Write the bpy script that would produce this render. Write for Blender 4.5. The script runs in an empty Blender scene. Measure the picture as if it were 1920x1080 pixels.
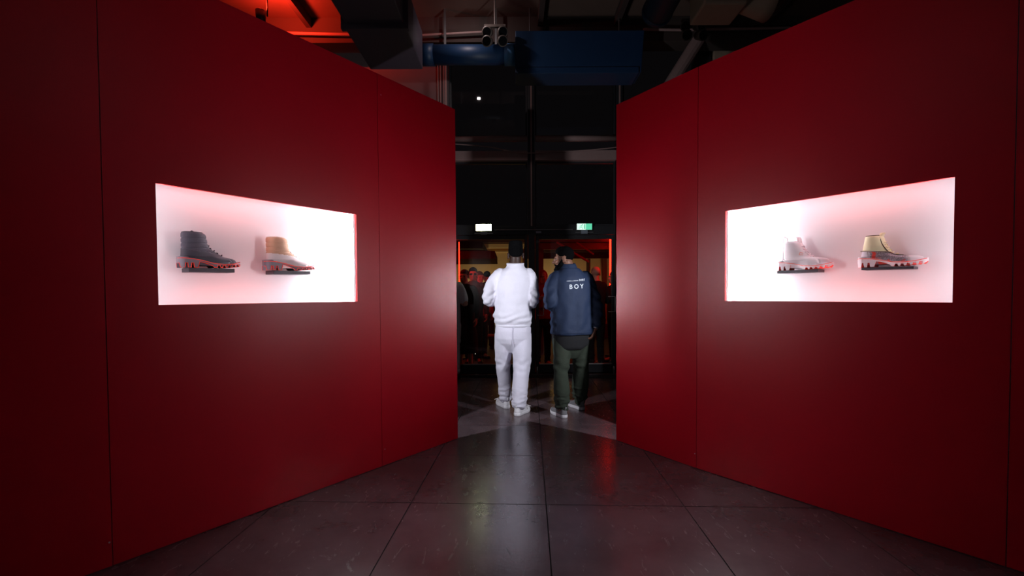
import bpy, bmesh, math, random
from mathutils import Vector, Matrix, noise
from mathutils.bvhtree import BVHTree
random.seed(7)
R = math.radians
SC = bpy.context.scene
COL = SC.collection

# ------------------------------------------------------------------ camera
F_PX, CAM_H, PITCH, ROLL, HORIZON = 845.0, 1.27, 0.0262, 0.0055, 552.5
CY = HORIZON + F_PX * math.tan(PITCH)
FWD = Vector((0, math.cos(PITCH), -math.sin(PITCH)))
UP0 = Vector((0, math.sin(PITCH), math.cos(PITCH)))
XAX = Vector((1, 0, 0))
RIGHT = XAX * math.cos(ROLL) - UP0 * math.sin(ROLL)
UPV = XAX * math.sin(ROLL) + UP0 * math.cos(ROLL)
CAM = Vector((0, 0, CAM_H))
cd = bpy.data.cameras.new('camera')
cd.sensor_fit = 'HORIZONTAL'; cd.sensor_width = 36.0
cd.lens = F_PX / 1920 * 36.0
cd.shift_y = (CY - 540) / 1920
cd.clip_start = 0.05; cd.clip_end = 100
cam = bpy.data.objects.new('camera', cd); COL.objects.link(cam)
cam.matrix_world = Matrix(((RIGHT.x, UPV.x, -FWD.x, CAM.x), (RIGHT.y, UPV.y, -FWD.y, CAM.y),
                           (RIGHT.z, UPV.z, -FWD.z, CAM.z), (0, 0, 0, 1)))
SC.camera = cam

def ray(px, py):
    return FWD + RIGHT * ((px - 960) / F_PX) - UPV * ((py - CY) / F_PX)
def at(px, py, Y):
    d = ray(px, py); return CAM + d * (Y / d.y)
def on_floor(px, py, z=0.0):
    d = ray(px, py); return CAM + d * ((z - CAM_H) / d.z)

# ------------------------------------------------------------------ world, exposure
w = bpy.data.worlds.new('night'); SC.world = w; w.use_nodes = True
w.node_tree.nodes['Background'].inputs[0].default_value = (0.5, 0.42, 0.5, 1)
w.node_tree.nodes['Background'].inputs[1].default_value = 0.006
SC.view_settings.view_transform = 'Standard'
SC.view_settings.look = 'None'
SC.view_settings.gamma = 1.0
SC.view_settings.use_curve_mapping = False
SC.view_settings.exposure = 0.0

LEAK_W, LED_W, LED_NEAR_W, RED_W, FILL_W, CEIL_RED_W, OUT_W, CROSS_W = 38.0, 9.0, 0.25, 0.44, 0.56, 80.0, 10.0, 11.0
HALL_FILL_W, TERR_W, NEON_E, FLOOD_W, DOWN_W, COLUMN_W = 2.5, 13.0, 22.0, 5.0, 4.0, 2.0

# ------------------------------------------------------------------ materials
MATS = {}
def srgb(r, g, b):
    f = lambda c: (c / 255 / 12.92) if c <= 10 else ((c / 255 + 0.055) / 1.055) ** 2.4
    return (f(r), f(g), f(b), 1.0)
def mat(name, col, rough=0.6, metal=0.0, spec=0.5, noise_amt=0.0, noise_scale=20.0, bump=0.0, bump_scale=60.0,
        emit=None, emit_s=0.0, sheen=0.0, stretch=(1, 1, 1)):
    if name in MATS: return MATS[name]
    m = bpy.data.materials.new(name); m.use_nodes = True
    nt = m.node_tree; b = nt.nodes['Principled BSDF']
    c = col if len(col) == 4 else (*col, 1)
    b.inputs['Base Color'].default_value = c
    b.inputs['Roughness'].default_value = rough
    b.inputs['Metallic'].default_value = metal
    b.inputs['Specular IOR Level'].default_value = spec
    if sheen: b.inputs['Sheen Weight'].default_value = sheen
    if emit:
        b.inputs['Emission Color'].default_value = emit if len(emit) == 4 else (*emit, 1)
        b.inputs['Emission Strength'].default_value = emit_s
    tc = nt.nodes.new('ShaderNodeTexCoord'); mp = nt.nodes.new('ShaderNodeMapping')
    mp.inputs['Scale'].default_value = stretch
    nt.links.new(tc.outputs['Object'], mp.inputs['Vector'])
    if noise_amt > 0:
        n = nt.nodes.new('ShaderNodeTexNoise'); n.inputs['Scale'].default_value = noise_scale
        n.inputs['Detail'].default_value = 6
        nt.links.new(mp.outputs[0], n.inputs['Vector'])
        mx = nt.nodes.new('ShaderNodeMix'); mx.data_type = 'RGBA'
        lo = tuple(x * (1 - noise_amt) for x in c[:3]) + (1,)
        hi = tuple(min(1, x * (1 + noise_amt)) for x in c[:3]) + (1,)
        mx.inputs[6].default_value = lo; mx.inputs[7].default_value = hi
        nt.links.new(n.outputs['Fac'], mx.inputs[0]); nt.links.new(mx.outputs[2], b.inputs['Base Color'])
    if bump > 0:
        n2 = nt.nodes.new('ShaderNodeTexNoise'); n2.inputs['Scale'].default_value = bump_scale
        n2.inputs['Detail'].default_value = 4
        nt.links.new(mp.outputs[0], n2.inputs['Vector'])
        bp = nt.nodes.new('ShaderNodeBump'); bp.inputs['Strength'].default_value = bump
        bp.inputs['Distance'].default_value = 0.01
        nt.links.new(n2.outputs['Fac'], bp.inputs['Height']); nt.links.new(bp.outputs[0], b.inputs['Normal'])
    MATS[name] = m
    return m

RED_WALL = mat('red_paint', srgb(174, 0, 28), rough=0.36, spec=0.31, noise_amt=0.05, noise_scale=3, bump=0.05, bump_scale=220)
RED_EDGE = mat('red_panel_edge', srgb(190, 20, 25), rough=0.5)
RAW_BACK = mat('panel_back', srgb(40, 34, 32), rough=0.9)
WHITE_PANEL = mat('white_panel', (0.80, 0.77, 0.80), rough=0.55)
BLACK_METAL = mat('black_metal', (0.012, 0.012, 0.014), rough=0.45, metal=0.3)
FRAME = mat('dark_frame', (0.022, 0.022, 0.026), rough=0.45)
STEEL = mat('steel', (0.5, 0.5, 0.52), rough=0.3, metal=1.0)
SHELF = mat('shelf_grey', srgb(62, 60, 68), rough=0.5)
PINK_PAINT = mat('beam_paint', srgb(152, 124, 120), rough=0.6, noise_amt=0.1)
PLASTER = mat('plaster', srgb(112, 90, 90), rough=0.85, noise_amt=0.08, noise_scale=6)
CEIL = mat('ceiling_board', srgb(92, 72, 62), rough=0.85, noise_amt=0.15, noise_scale=5)
DUCT_GREY = mat('duct_grey', srgb(84, 72, 84), rough=0.55, noise_amt=0.08)
DUCT_BLUE = mat('duct_blue', srgb(20, 50, 84), rough=0.5, noise_amt=0.1)
DUCT_BEIGE = mat('duct_beige', srgb(160, 140, 120), rough=0.6, noise_amt=0.1)
LED_MAT = mat('led_channel', (0.8, 0.8, 0.8), rough=0.4)
GROUND = mat('terrace_paving', srgb(60, 50, 46), rough=0.6, noise_amt=0.25, noise_scale=4, bump=0.2)
CREAM = mat('cream_render', srgb(214, 190, 140), rough=0.85, noise_amt=0.08, noise_scale=2)
DARK_WOOD = mat('dark_wood', srgb(70, 48, 40), rough=0.6, noise_amt=0.25, noise_scale=8)
DARK_CANVAS = mat('dark_canvas', srgb(52, 38, 34), rough=0.9, noise_amt=0.1)

def glass_mat():
    m = bpy.data.materials.new('window_glass'); m.use_nodes = True
    nt = m.node_tree; nt.nodes.clear()
    o = nt.nodes.new('ShaderNodeOutputMaterial'); mix = nt.nodes.new('ShaderNodeMixShader')
    t = nt.nodes.new('ShaderNodeBsdfTransparent'); t.inputs[0].default_value = (0.86, 0.86, 0.85, 1)
    g = nt.nodes.new('ShaderNodeBsdfGlossy'); g.inputs['Roughness'].default_value = 0.02
    fr = nt.nodes.new('ShaderNodeFresnel'); fr.inputs[0].default_value = 1.45
    nt.links.new(fr.outputs[0], mix.inputs[0]); nt.links.new(t.outputs[0], mix.inputs[1])
    nt.links.new(g.outputs[0], mix.inputs[2]); nt.links.new(mix.outputs[0], o.inputs[0])
    return m
GLASS = glass_mat()

def floor_mat():
    m = bpy.data.materials.new('polished_concrete'); m.use_nodes = True
    nt = m.node_tree; b = nt.nodes['Principled BSDF']; L = nt.links.new
    tc = nt.nodes.new('ShaderNodeNewGeometry')
    n1 = nt.nodes.new('ShaderNodeTexNoise'); n1.inputs['Scale'].default_value = 2.2; n1.inputs['Detail'].default_value = 8
    n1.inputs['Roughness'].default_value = 0.65
    L(tc.outputs['Position'], n1.inputs['Vector'])
    cr = nt.nodes.new('ShaderNodeValToRGB')
    cr.color_ramp.elements[0].position = 0.3; cr.color_ramp.elements[0].color = srgb(70, 55, 59)
    cr.color_ramp.elements[1].position = 0.75; cr.color_ramp.elements[1].color = srgb(102, 85, 91)
    L(n1.outputs['Fac'], cr.inputs[0])
    # scuffs: stretched noise, thresholded
    mp = nt.nodes.new('ShaderNodeMapping'); mp.inputs['Scale'].default_value = (9, 3.5, 1); mp.inputs['Rotation'].default_value = (0, 0, 0.9)
    L(tc.outputs['Position'], mp.inputs['Vector'])
    n2 = nt.nodes.new('ShaderNodeTexNoise'); n2.inputs['Scale'].default_value = 1.6; n2.inputs['Detail'].default_value = 10
    n2.inputs['Roughness'].default_value = 0.72; n2.inputs['Distortion'].default_value = 1.4
    L(mp.outputs[0], n2.inputs['Vector'])
    sc = nt.nodes.new('ShaderNodeValToRGB')
    sc.color_ramp.elements[0].position = 0.60; sc.color_ramp.elements[0].color = (0, 0, 0, 1)
    sc.color_ramp.elements[1].position = 0.68; sc.color_ramp.elements[1].color = (1, 1, 1, 1)
    L(n2.outputs['Fac'], sc.inputs[0])
    mx = nt.nodes.new('ShaderNodeMix'); mx.data_type = 'RGBA'; mx.inputs[7].default_value = srgb(40, 35, 36)
    L(sc.outputs[0], mx.inputs[0]); L(cr.outputs[0], mx.inputs[6]); L(mx.outputs[2], b.inputs['Base Color'])
    rr = nt.nodes.new('ShaderNodeMapRange'); rr.inputs['To Min'].default_value = 0.18; rr.inputs['To Max'].default_value = 0.30
    L(n1.outputs['Fac'], rr.inputs['Value'])
    ad = nt.nodes.new('ShaderNodeMath'); ad.operation = 'MULTIPLY_ADD'; ad.inputs[1].default_value = 0.2
    L(sc.outputs[0], ad.inputs[0]); L(rr.outputs[0], ad.inputs[2]); L(ad.outputs[0], b.inputs['Roughness'])
    n3 = nt.nodes.new('ShaderNodeTexNoise'); n3.inputs['Scale'].default_value = 45; n3.inputs['Detail'].default_value = 5
    L(tc.outputs['Position'], n3.inputs['Vector'])
    bp = nt.nodes.new('ShaderNodeBump'); bp.inputs['Strength'].default_value = 0.12; bp.inputs['Distance'].default_value = 0.004
    L(n3.outputs['Fac'], bp.inputs['Height']); L(bp.outputs[0], b.inputs['Normal'])
    b.inputs['Specular IOR Level'].default_value = 1.0
    return m
FLOOR = floor_mat()

# ------------------------------------------------------------------ mesh helpers
def new_mesh(name, V, Fc, mats=None, fm=None, smooth=False):
    me = bpy.data.meshes.new(name)
    me.from_pydata([tuple(v) for v in V], [], Fc)
    if mats:
        for m in mats: me.materials.append(m)
        if fm:
            me.polygons.foreach_set('material_index', fm)
    if smooth: me.polygons.foreach_set('use_smooth', [True] * len(me.polygons))
    me.update()
    return me
def link(name, me, m=None, parent=None):
    o = bpy.data.objects.new(name, me); COL.objects.link(o)
    if m is not None and me is not None and len(me.materials) == 0: me.materials.append(m)
    if parent: o.parent = parent
    return o
def tag(o, label=None, cat=None, group=None, kind=None):
    if label: o['label'] = label
    if cat: o['category'] = cat
    if group: o['group'] = group
    if kind: o['kind'] = kind
    return o
def empty(name, loc=(0, 0, 0), rz=0.0):
    o = bpy.data.objects.new(name, None); COL.objects.link(o)
    o.location = loc; o.rotation_euler = (0, 0, rz); o.empty_display_size = 0.1
    return o

class MB:
    """collects shapes into one mesh"""
    def __init__(s): s.V = []; s.F = []; s.M = []
    def add(s, vf, mi=0):
        V, Fc = vf; k = len(s.V)
        s.V += [tuple(v) for v in V]; s.F += [tuple(i + k for i in f) for f in Fc]; s.M += [mi] * len(Fc)
        return s
    def build(s, name, m, parent=None, smooth=False, bevel=0.0):
        ms = m if isinstance(m, (list, tuple)) else [m]
        me = new_mesh(name, s.V, s.F, ms, s.M, smooth)
        o = link(name, me, None, parent)
        if bevel > 0:
            b = o.modifiers.new('bevel', 'BEVEL'); b.width = bevel; b.segments = 2; b.limit_method = 'ANGLE'
        return o

def box(x0, x1, y0, y1, z0, z1):
    V = [(x, y, z) for x in (x0, x1) for y in (y0, y1) for z in (z0, z1)]
    return V, [(0, 1, 3, 2), (4, 6, 7, 5), (0, 4, 5, 1), (2, 3, 7, 6), (0, 2, 6, 4), (1, 5, 7, 3)]
def loft(rings, cap=True):
    n = len(rings[0]); V = [p for r in rings for p in r]; Fc = []
    for i in range(len(rings) - 1):
        for j in range(n):
            a = i * n + j; b = i * n + (j + 1) % n
            Fc.append((a, b, b + n, a + n))
    if cap:
        Fc.append(tuple(range(n - 1, -1, -1))); k = (len(rings) - 1) * n
        Fc.append(tuple(range(k, k + n)))
    return V, Fc
def ering(cx, cy, z, rx, ry, rot=0.0, n=32, p=2.0, tilt=0.0):
    out = []
    cr, sr = math.cos(rot), math.sin(rot)
    for i in range(n):
        a = 2 * math.pi * i / n
        c, s = math.cos(a), math.sin(a)
        x = rx * math.copysign(abs(c) ** (2 / p), c); y = ry * math.copysign(abs(s) ** (2 / p), s)
        out.append((cx + x * cr - y * sr, cy + x * sr + y * cr, z + tilt * y))
    return out
def interp_rings(keys, steps=4, **kw):
    """keys: (z,cx,cy,rx,ry) ; smooth interpolation"""
    out = []
    for i in range(len(keys) - 1):
        for s in range(steps):
            t = s / steps
            a, b = keys[i], keys[i + 1]
            v = [a[k] + (b[k] - a[k]) * t for k in range(5)]
            out.append(ering(v[1], v[2], v[0], v[3], v[4], **kw))
    k = keys[-1]; out.append(ering(k[1], k[2], k[0], k[3], k[4], **kw))
    return out
def tube(pts, rad, n=14, round_ends=True, flat=1.0, ref=None):
    pts = [Vector(p) for p in pts]
    if not isinstance(rad, (list, tuple)): rad = [rad] * len(pts)
    rad = list(rad)
    if round_ends:
        d0 = (pts[0] - pts[1]).normalized(); d1 = (pts[-1] - pts[-2]).normalized()
        A = [(pts[0] + d0 * rad[0] * k, rad[0] * q) for k, q in ((0.95, 0.3), (0.7, 0.71))]
        B = [(pts[-1] + d1 * rad[-1] * k, rad[-1] * q) for k, q in ((0.7, 0.71), (0.95, 0.3))]
        pts = [a[0] for a in A] + pts + [b[0] for b in B]; rad = [a[1] for a in A] + rad + [b[1] for b in B]
    rings = []; prev = None
    for i, p in enumerate(pts):
        t = (pts[min(i + 1, len(pts) - 1)] - pts[max(i - 1, 0)])
        if t.length < 1e-9: t = Vector((0, 0, 1))
        t.normalize()
        if prev is None:
            r = Vector(ref) if ref else (Vector((0, 0, 1)) if abs(t.z) < 0.9 else Vector((1, 0, 0)))
        else: r = prev
        u = r - t * r.dot(t)
        if u.length < 1e-6: u = t.orthogonal()
        u.normalize(); v = t.cross(u); prev = u
        rings.append([p + u * (rad[i] * math.cos(2 * math.pi * k / n)) + v * (rad[i] * flat * math.sin(2 * math.pi * k / n)) for k in range(n)])
    return loft(rings)
def smooth_path(pts, rad, sub=4):
    """Catmull-Rom through points with radii"""
    P = [Vector(p) for p in pts]; n = len(P); op = []; orr = []
    for i in range(n - 1):
        p0 = P[max(i - 1, 0)]; p1 = P[i]; p2 = P[i + 1]; p3 = P[min(i + 2, n - 1)]
        for s in range(sub):
            t = s / sub
            q = 0.5 * ((2 * p1) + (p2 - p0) * t + (2 * p0 - 5 * p1 + 4 * p2 - p3) * t * t + (3 * p1 - p0 - 3 * p2 + p3) * t ** 3)
            op.append(q); orr.append(rad[i] + (rad[i + 1] - rad[i]) * t)
    op.append(P[-1]); orr.append(rad[-1])
    return op, orr
def limb(pts, rad, n=16, sub=4, flat=1.0, ref=None):
    p, r = smooth_path(pts, rad, sub)
    return tube(p, r, n=n, flat=flat, ref=ref)
def ell(c, r, n=16, m=10, rot=None):
    V = []; Fc = []
    rm = Matrix.Rotation(rot[0], 3, rot[1]) if rot else None
    for i in range(1, m):
        ph = math.pi * i / m
        for j in range(n):
            th = 2 * math.pi * j / n
            v = Vector((r[0] * math.sin(ph) * math.cos(th), r[1] * math.sin(ph) * math.sin(th), r[2] * math.cos(ph)))
            if rm: v = rm @ v
            V.append(v + Vector(c))
    t = Vector((0, 0, r[2])); b = Vector((0, 0, -r[2]))
    if rm: t = rm @ t; b = rm @ b
    V.append(t + Vector(c)); V.append(b + Vector(c)); k = len(V)
    for i in range(m - 2):
        for j in range(n):
            a = i * n + j; d = i * n + (j + 1) % n
            Fc.append((a, a + n, d + n, d))
    for j in range(n):
        Fc.append((k - 2, j, (j + 1) % n)); a = (m - 2) * n
        Fc.append((k - 1, a + (j + 1) % n, a + j))
    return V, Fc
def cyl(p0, p1, r, n=16):
    return tube([p0, p1], [r, r], n=n, round_ends=False)
def xform(vf, M):
    return [M @ Vector(v) for v in vf[0]], vf[1]

def fuse(name, parts, voxel=0.008, smooth=3, disp=None, cut=None):
    """join overlapping closed shapes into ONE continuous surface"""
    b = MB()
    for p in parts: b.add(p)
    me = new_mesh('tmp', b.V, b.F)
    bm = bmesh.new(); bm.from_mesh(me); bmesh.ops.recalc_face_normals(bm, faces=bm.faces[:]); bm.to_mesh(me); bm.free()
    o = bpy.data.objects.new('tmp', me); COL.objects.link(o)
    r = o.modifiers.new('r', 'REMESH'); r.mode = 'VOXEL'; r.voxel_size = voxel; r.use_smooth_shade = True
    if smooth:
        s = o.modifiers.new('s', 'SMOOTH'); s.factor = 0.5; s.iterations = smooth
    dg = bpy.context.evaluated_depsgraph_get()
    out = bpy.data.meshes.new_from_object(o.evaluated_get(dg))
    bpy.data.objects.remove(o); bpy.data.meshes.remove(me)
    out.name = name
    if disp:
        nv = len(out.vertices); N = [v.normal.copy() for v in out.vertices]
        for i, v in enumerate(out.vertices):
            v.co = v.co + N[i] * disp(v.co)
    if cut:
        bm = bmesh.new(); bm.from_mesh(out)
        dead = []
        for v in bm.verts:      # hair edge dives under the skin so that the hairline is clean
            q = cut(v.co)
            if q > .022: dead.append(v)
            elif q > 0: v.co = v.co - v.normal * (q * .75)
        bmesh.ops.delete(bm, geom=dead, context='VERTS'); bm.to_mesh(out); bm.free()
    out.polygons.foreach_set('use_smooth', [True] * len(out.polygons))
    out.update()
    return out
def fnoise(co, s, k=(1, 1, 1), off=0.0):
    return noise.noise(Vector((co.x * k[0] * s + off, co.y * k[1] * s + off * 1.7, co.z * k[2] * s - off)))

def area(name, loc, direction, sx, sy, power, color=(1, 1, 1), parent=None, spread=180.0, upv=(0, 0, 1)):
    l = bpy.data.lights.new(name, 'AREA'); l.shape = 'RECTANGLE'; l.size = sx; l.size_y = sy
    l.energy = power; l.color = color; l.spread = R(spread)
    o = bpy.data.objects.new(name, l); COL.objects.link(o)
    d = Vector(direction).normalized(); z = -d
    y = Vector(upv) - z * Vector(upv).dot(z)
    if y.length < 1e-5: y = z.orthogonal()
    y.normalize(); x = y.cross(z)
    M = Matrix((x, y, z)).transposed().to_4x4(); M.translation = Vector(loc)
    if parent:
        o.parent = parent
        o.matrix_parent_inverse = parent.matrix_world.inverted()
    o.matrix_world = M
    return o

# ================================================================== STRUCTURE
# ---- floor and tiles
TILE = 0.824; TROT = -math.atan(33 / F_PX)
fb = MB(); fb.add(box(-7, 7, -3, 7.2, -0.06, -0.004))
floor = fb.build('floor', mat('joint_dark', srgb(10, 8, 9), rough=0.8)); tag(floor, kind='structure')
p0 = on_floor(1024, 946)
ca, sa = math.cos(TROT), math.sin(TROT)
g = 0.0032
tm = MB(); tm.add(box(g, TILE - g, g, TILE - g, -0.02, 0.0))
tme = new_mesh('floor_tile', tm.V, tm.F, [FLOOR])
for i in range(-6, 6):
    for j in range(-4, 7):
        ox = i * TILE; oy = j * TILE
        x = p0.x + ox * ca - oy * sa; y = p0.y + ox * sa + oy * ca
        if y > 7.2 - TILE: continue
        o = link('floor_tile', tme, None, floor); o.location = (x, y, 0); o.rotation_euler = (0, 0, TROT)
# last row up to the door sill
o = MB().add(box(-6, 6, p0.y + 5 * TILE + 0.3, 7.2, -0.02, -0.001)).build('sill_strip', FLOOR, floor)

H_WALL = 2.88; TH = 0.018
def wall_frame(A, B):
    """A = gap end, B = point further along the wall, returns origin,u,n (n towards viewer side)"""
    u = (B - A); u.z = 0; L = u.length; u.normalize()
    n = Vector((u.y, -u.x, 0))
    if n.dot(CAM - A) < 0: n = -n
    return A, u, n, L
def to_wall(fr, px, py, wdepth=0.0):
    A, u, n, L = fr
    P = A - n * wdepth; d = ray(px, py)
    t = (P - CAM).dot(n) / d.dot(n); Q = CAM + d * t
    return (Q - A).dot(u), Q.z
def panel_mesh(name, fr, u0, u1, hole, parent, base=0.004, m=None):
    A, u, n, L = fr
    us = [u0, u1]; zs = [base, H_WALL]
    if hole: us = [u0, hole[0], hole[1], u1]; zs = [base, hole[2], hole[3], H_WALL]
    V = []; Fc = []; fm = []
    def P(uu, zz, ww): return A + u * uu - n * ww + Vector((0, 0, zz))
    idx = {}
    for k, ww in enumerate((0.0, TH)):
        for i, uu in enumerate(us):
            for j, zz in enumerate(zs):
                idx[(k, i, j)] = len(V); V.append(P(uu, zz, ww))
    ni, nj = len(us) - 1, len(zs) - 1
    for k in (0, 1):
        for i in range(ni):
            for j in range(nj):
                if hole and i == 1 and j == 1: continue
                q = (idx[(k, i, j)], idx[(k, i + 1, j)], idx[(k, i + 1, j + 1)], idx[(k, i, j + 1)])
                Fc.append(q if k == 0 else q[::-1]); fm.append(0 if k == 0 else 2)
    def side(a, b, mi):
        Fc.append((idx[(0,) + a], idx[(1,) + a], idx[(1,) + b], idx[(0,) + b])); fm.append(mi)
    for i in range(ni): side((i, 0), (i + 1, 0), 0); side((i + 1, nj), (i, nj), 0)
    for j in range(nj): side((0, j + 1), (0, j), 0); side((ni, j), (ni, j + 1), 0)
    if hole:
        side((1, 1), (2, 1), 1); side((2, 2), (1, 2), 1); side((1, 1), (1, 2), 1); side((2, 1), (2, 2), 1)
    me = new_mesh(name, V, Fc, [RED_WALL, RED_EDGE, RAW_BACK], fm)
    bm = bmesh.new(); bm.from_mesh(me); bmesh.ops.recalc_face_normals(bm, faces=bm.faces[:]); bm.to_mesh(me); bm.free()
    return link(name, me, None, parent)

LA = on_floor(858.5, 822.5); LB = on_floor(165, 1079)
RA = on_floor(1155.5, 826); RB = on_floor(1305.5, 878.5); RC = on_floor(1892, 1066)
frL = wall_frame(LA, LB); frR0 = wall_frame(RA, RB); frR = wall_frame(RB, RC)
SEAM = 0.0035

wl = empty('wall_left', tuple(LA)); tag(wl, kind='structure')
wr = empty('wall_right', tuple(RA)); tag(wr, kind='structure')
bpy.context.view_layer.update()
def keep(o, parent):
    o.matrix_parent_inverse = parent.matrix_world.inverted()
# left wall seams
s1 = to_wall(frL, 712.5, 552)[0]; s2 = to_wall(frL, 197, 552)[0]; pw = s2 - s1
wlU0, wlZt = to_wall(frL, 668, 402); wlU1, wlZt2 = to_wall(frL, 291.5, 344); wlZb = to_wall(frL, 295, 571)[1]; wlZb2 = to_wall(frL, 668, 566)[1]
HL = (wlU0, wlU1, (wlZb + wlZb2) / 2, (wlZt + wlZt2) / 2)
edges = [0, s1, s2, s2 + pw, s2 + 2 * pw]
for k in range(4):
    keep(panel_mesh('panel', frL, edges[k] + (SEAM / 2 if k else 0), edges[k + 1] - SEAM / 2, HL if k == 1 else None, wl), wl)
# right wall
r2 = to_wall(frR, 1898, 552)[0]; r1 = frR0[3]
wrU0, z1 = to_wall(frR, 1360, 396); wrU1, z2 = to_wall(frR, 1790.5, 332); z3 = to_wall(frR, 1360, 565)[1]; z4 = to_wall(frR, 1788, 566)[1]
HR = (wrU0, wrU1, (z3 + z4) / 2, (z1 + z2) / 2)
keep(panel_mesh('panel', frR0, 0, r1 - SEAM / 2, None, wr), wr)
redges = [0, r2, r2 + pw, r2 + 2 * pw]
for k in range(3):
    keep(panel_mesh('panel', frR, redges[k] + SEAM / 2, redges[k + 1] - SEAM / 2, HR if k == 0 else None, wr), wr)
# small screw caps near the panel feet
def screw(fr, px, py, parent):
    uu, zz = to_wall(fr, px, py); c = fr[0] + fr[1] * uu + Vector((0, 0, zz))
    o = MB().add(cyl(c - fr[2] * 0.004, c + fr[2] * 0.002, 0.004, 10)).build('screw_cap', mat('screw_white', (0.7, 0.7, 0.7)), parent); keep(o, parent)
screw(frL, 721.5, 842, wl); screw(frL, 205, 1017, wl); screw(frR0, 1303, 850.5, wr)
screw(frL, 714, 178, wl)

# ================================================================== DISPLAY BOXES
CAV = 0.19
def display_box(fr, hole, label, shelves, tilt, side):
    A, u, n, L = fr; u0, u1, z0, z1 = hole
    root = empty('display_box', tuple(A + u * ((u0 + u1) / 2) - n * 0.1 + Vector((0, 0, z0 - 0.07))))
    tag(root, label, 'display case', 'lit display boxes in the red walls')
    bpy.context.view_layer.update()
    def P(uu, ww, zz): return A + u * uu - n * ww + Vector((0, 0, zz))
    def bx(name, ua, ub, wa, wb, za, zb, m):
        V = [P(a, b, c) for a in (ua, ub) for b in (wa, wb) for c in (za, zb)]
        me = new_mesh(name, V, box(0, 1, 0, 1, 0, 1)[1], [m])
        bm = bmesh.new(); bm.from_mesh(me); bmesh.ops.recalc_face_normals(bm, faces=bm.faces[:]); bm.to_mesh(me); bm.free()
        o = link(name, me, None, root); keep(o, root); return o
    lip = 0.05; zt, zb = z1 + lip, z0 - lip; ue = u1 + lip; T = 0.012
    bx('back_panel', u0, ue, CAV, CAV + T, zb, zt, WHITE_PANEL)
    bx('side_panel', u0 - T, u0, TH + 0.002, CAV + T, zb, zt, WHITE_PANEL)
    bx('side_panel', ue, ue + T, TH + 0.002, CAV + T, zb, zt, WHITE_PANEL)
    bx('top_panel', u0 - T, ue + T, TH + 0.002, CAV + T, zt, zt + T, WHITE_PANEL)
    bx('bottom_panel', u0 - T, ue + T, TH + 0.002, CAV + T, zb - T, zb, WHITE_PANEL)
    W = u1 - u0; zm = (z0 + z1) / 2; Hh = z1 - z0
    # LED strip standing at the end nearest the passage
    bx('led_strip', u0 + 0.001, u0 + 0.008, TH + 0.004, TH + 0.012, z0 - 0.02, z1 + 0.02, LED_MAT)
    area('led_light', P(u0 + 0.012, TH + 0.016, zm), -n * 0.99 + u * 0.12, 0.012, Hh + 0.02, LED_W, (1.0, 0.96, 1.0), root, spread=145)
    # strip added on the end panel to brighten the walls and floor outside
    bx('led_strip', u0 + 0.001, u0 + 0.006, 0.070, 0.098, z0 - 0.02, z1 + 0.02, LED_MAT)
    area('led_light', P(u0 + 0.012, 0.066, zm), n * 0.95 + u * 0.3, 0.018, Hh - 0.02, OUT_W, (1.0, 0.95, 1.0), root)
    # weaker strip behind the lip at the other end
    bx('led_strip', u1 + 0.035, u1 + 0.045, TH + 0.004, TH + 0.012, z0 - 0.02, z1 + 0.02, LED_MAT)
    area('led_light', P(u1 + 0.03, TH + 0.016, zm), -n * 0.8 - u * 0.6, 0.012, Hh + 0.02, LED_NEAR_W, (1.0, 0.94, 1.0), root)
    # unseen strip added behind the same lip to brighten the opposite wall
    bx('led_strip', u1 + 0.040, u1 + 0.048, 0.050, 0.075, z0 - 0.02, z1 + 0.02, LED_MAT)
    area('led_light', P(u1 + 0.036, 0.062, zm), -u * 0.72 + n * 0.7, 0.022, Hh + 0.04, CROSS_W, (1.0, 0.95, 1.0), root, spread=100)
    # red strips behind the upper and lower lips
    ra, rb = u0 + 0.42 * W, u0 + 0.86 * W
    for zz, dz in ((z1 + 0.03, -0.5), (z0 - 0.03, 0.5)):
        bx('led_strip', ra, rb, TH + 0.004, TH + 0.012, zz - 0.005, zz + 0.005, LED_MAT)
        area('led_light', P((ra + rb) / 2, TH + 0.02, zz), -n * 0.8 + Vector((0, 0, dz)), rb - ra, 0.012, RED_W, (1.0, 0.10, 0.07), root)
    area('led_light', P((u0 + u1) / 2, TH + 0.02, z1 + 0.036), -n * 0.38 + Vector((0, 0, -0.9)), W, 0.008, FILL_W, (0.98, 0.92, 1.0), root)  # white fill added along both lips to brighten boots and back panel, no strip
    area('led_light', P((u0 + u1) / 2, TH + 0.02, z0 - 0.036), -n * 0.38 + Vector((0, 0, 0.9)), W, 0.008, FILL_W, (0.98, 0.92, 1.0), root)
    # driver housing behind the box: its strip shines out sideways past the end of the wall
    bx('driver_housing', u0 + 0.0, u0 + 0.25, CAV + T + 0.001, 0.335, z0 - 0.05, z1 + 0.2, BLACK_METAL)
    bx('shade_board', u0 - 0.40, u0 + 0.25, 0.336, 0.345, z0 - 0.35, z1 + 0.35, BLACK_METAL)
    bx('led_strip', u0 - 0.012, u0 - 0.002, 0.28, 0.30, z0 + 0.05, z1 + 0.15, LED_MAT)
    area('led_light', P(u0 - 0.02, 0.29, zm + 0.1), -u, 0.012, Hh + 0.1, LEAK_W, (0.92, 0.94, 1.0), root)
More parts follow.
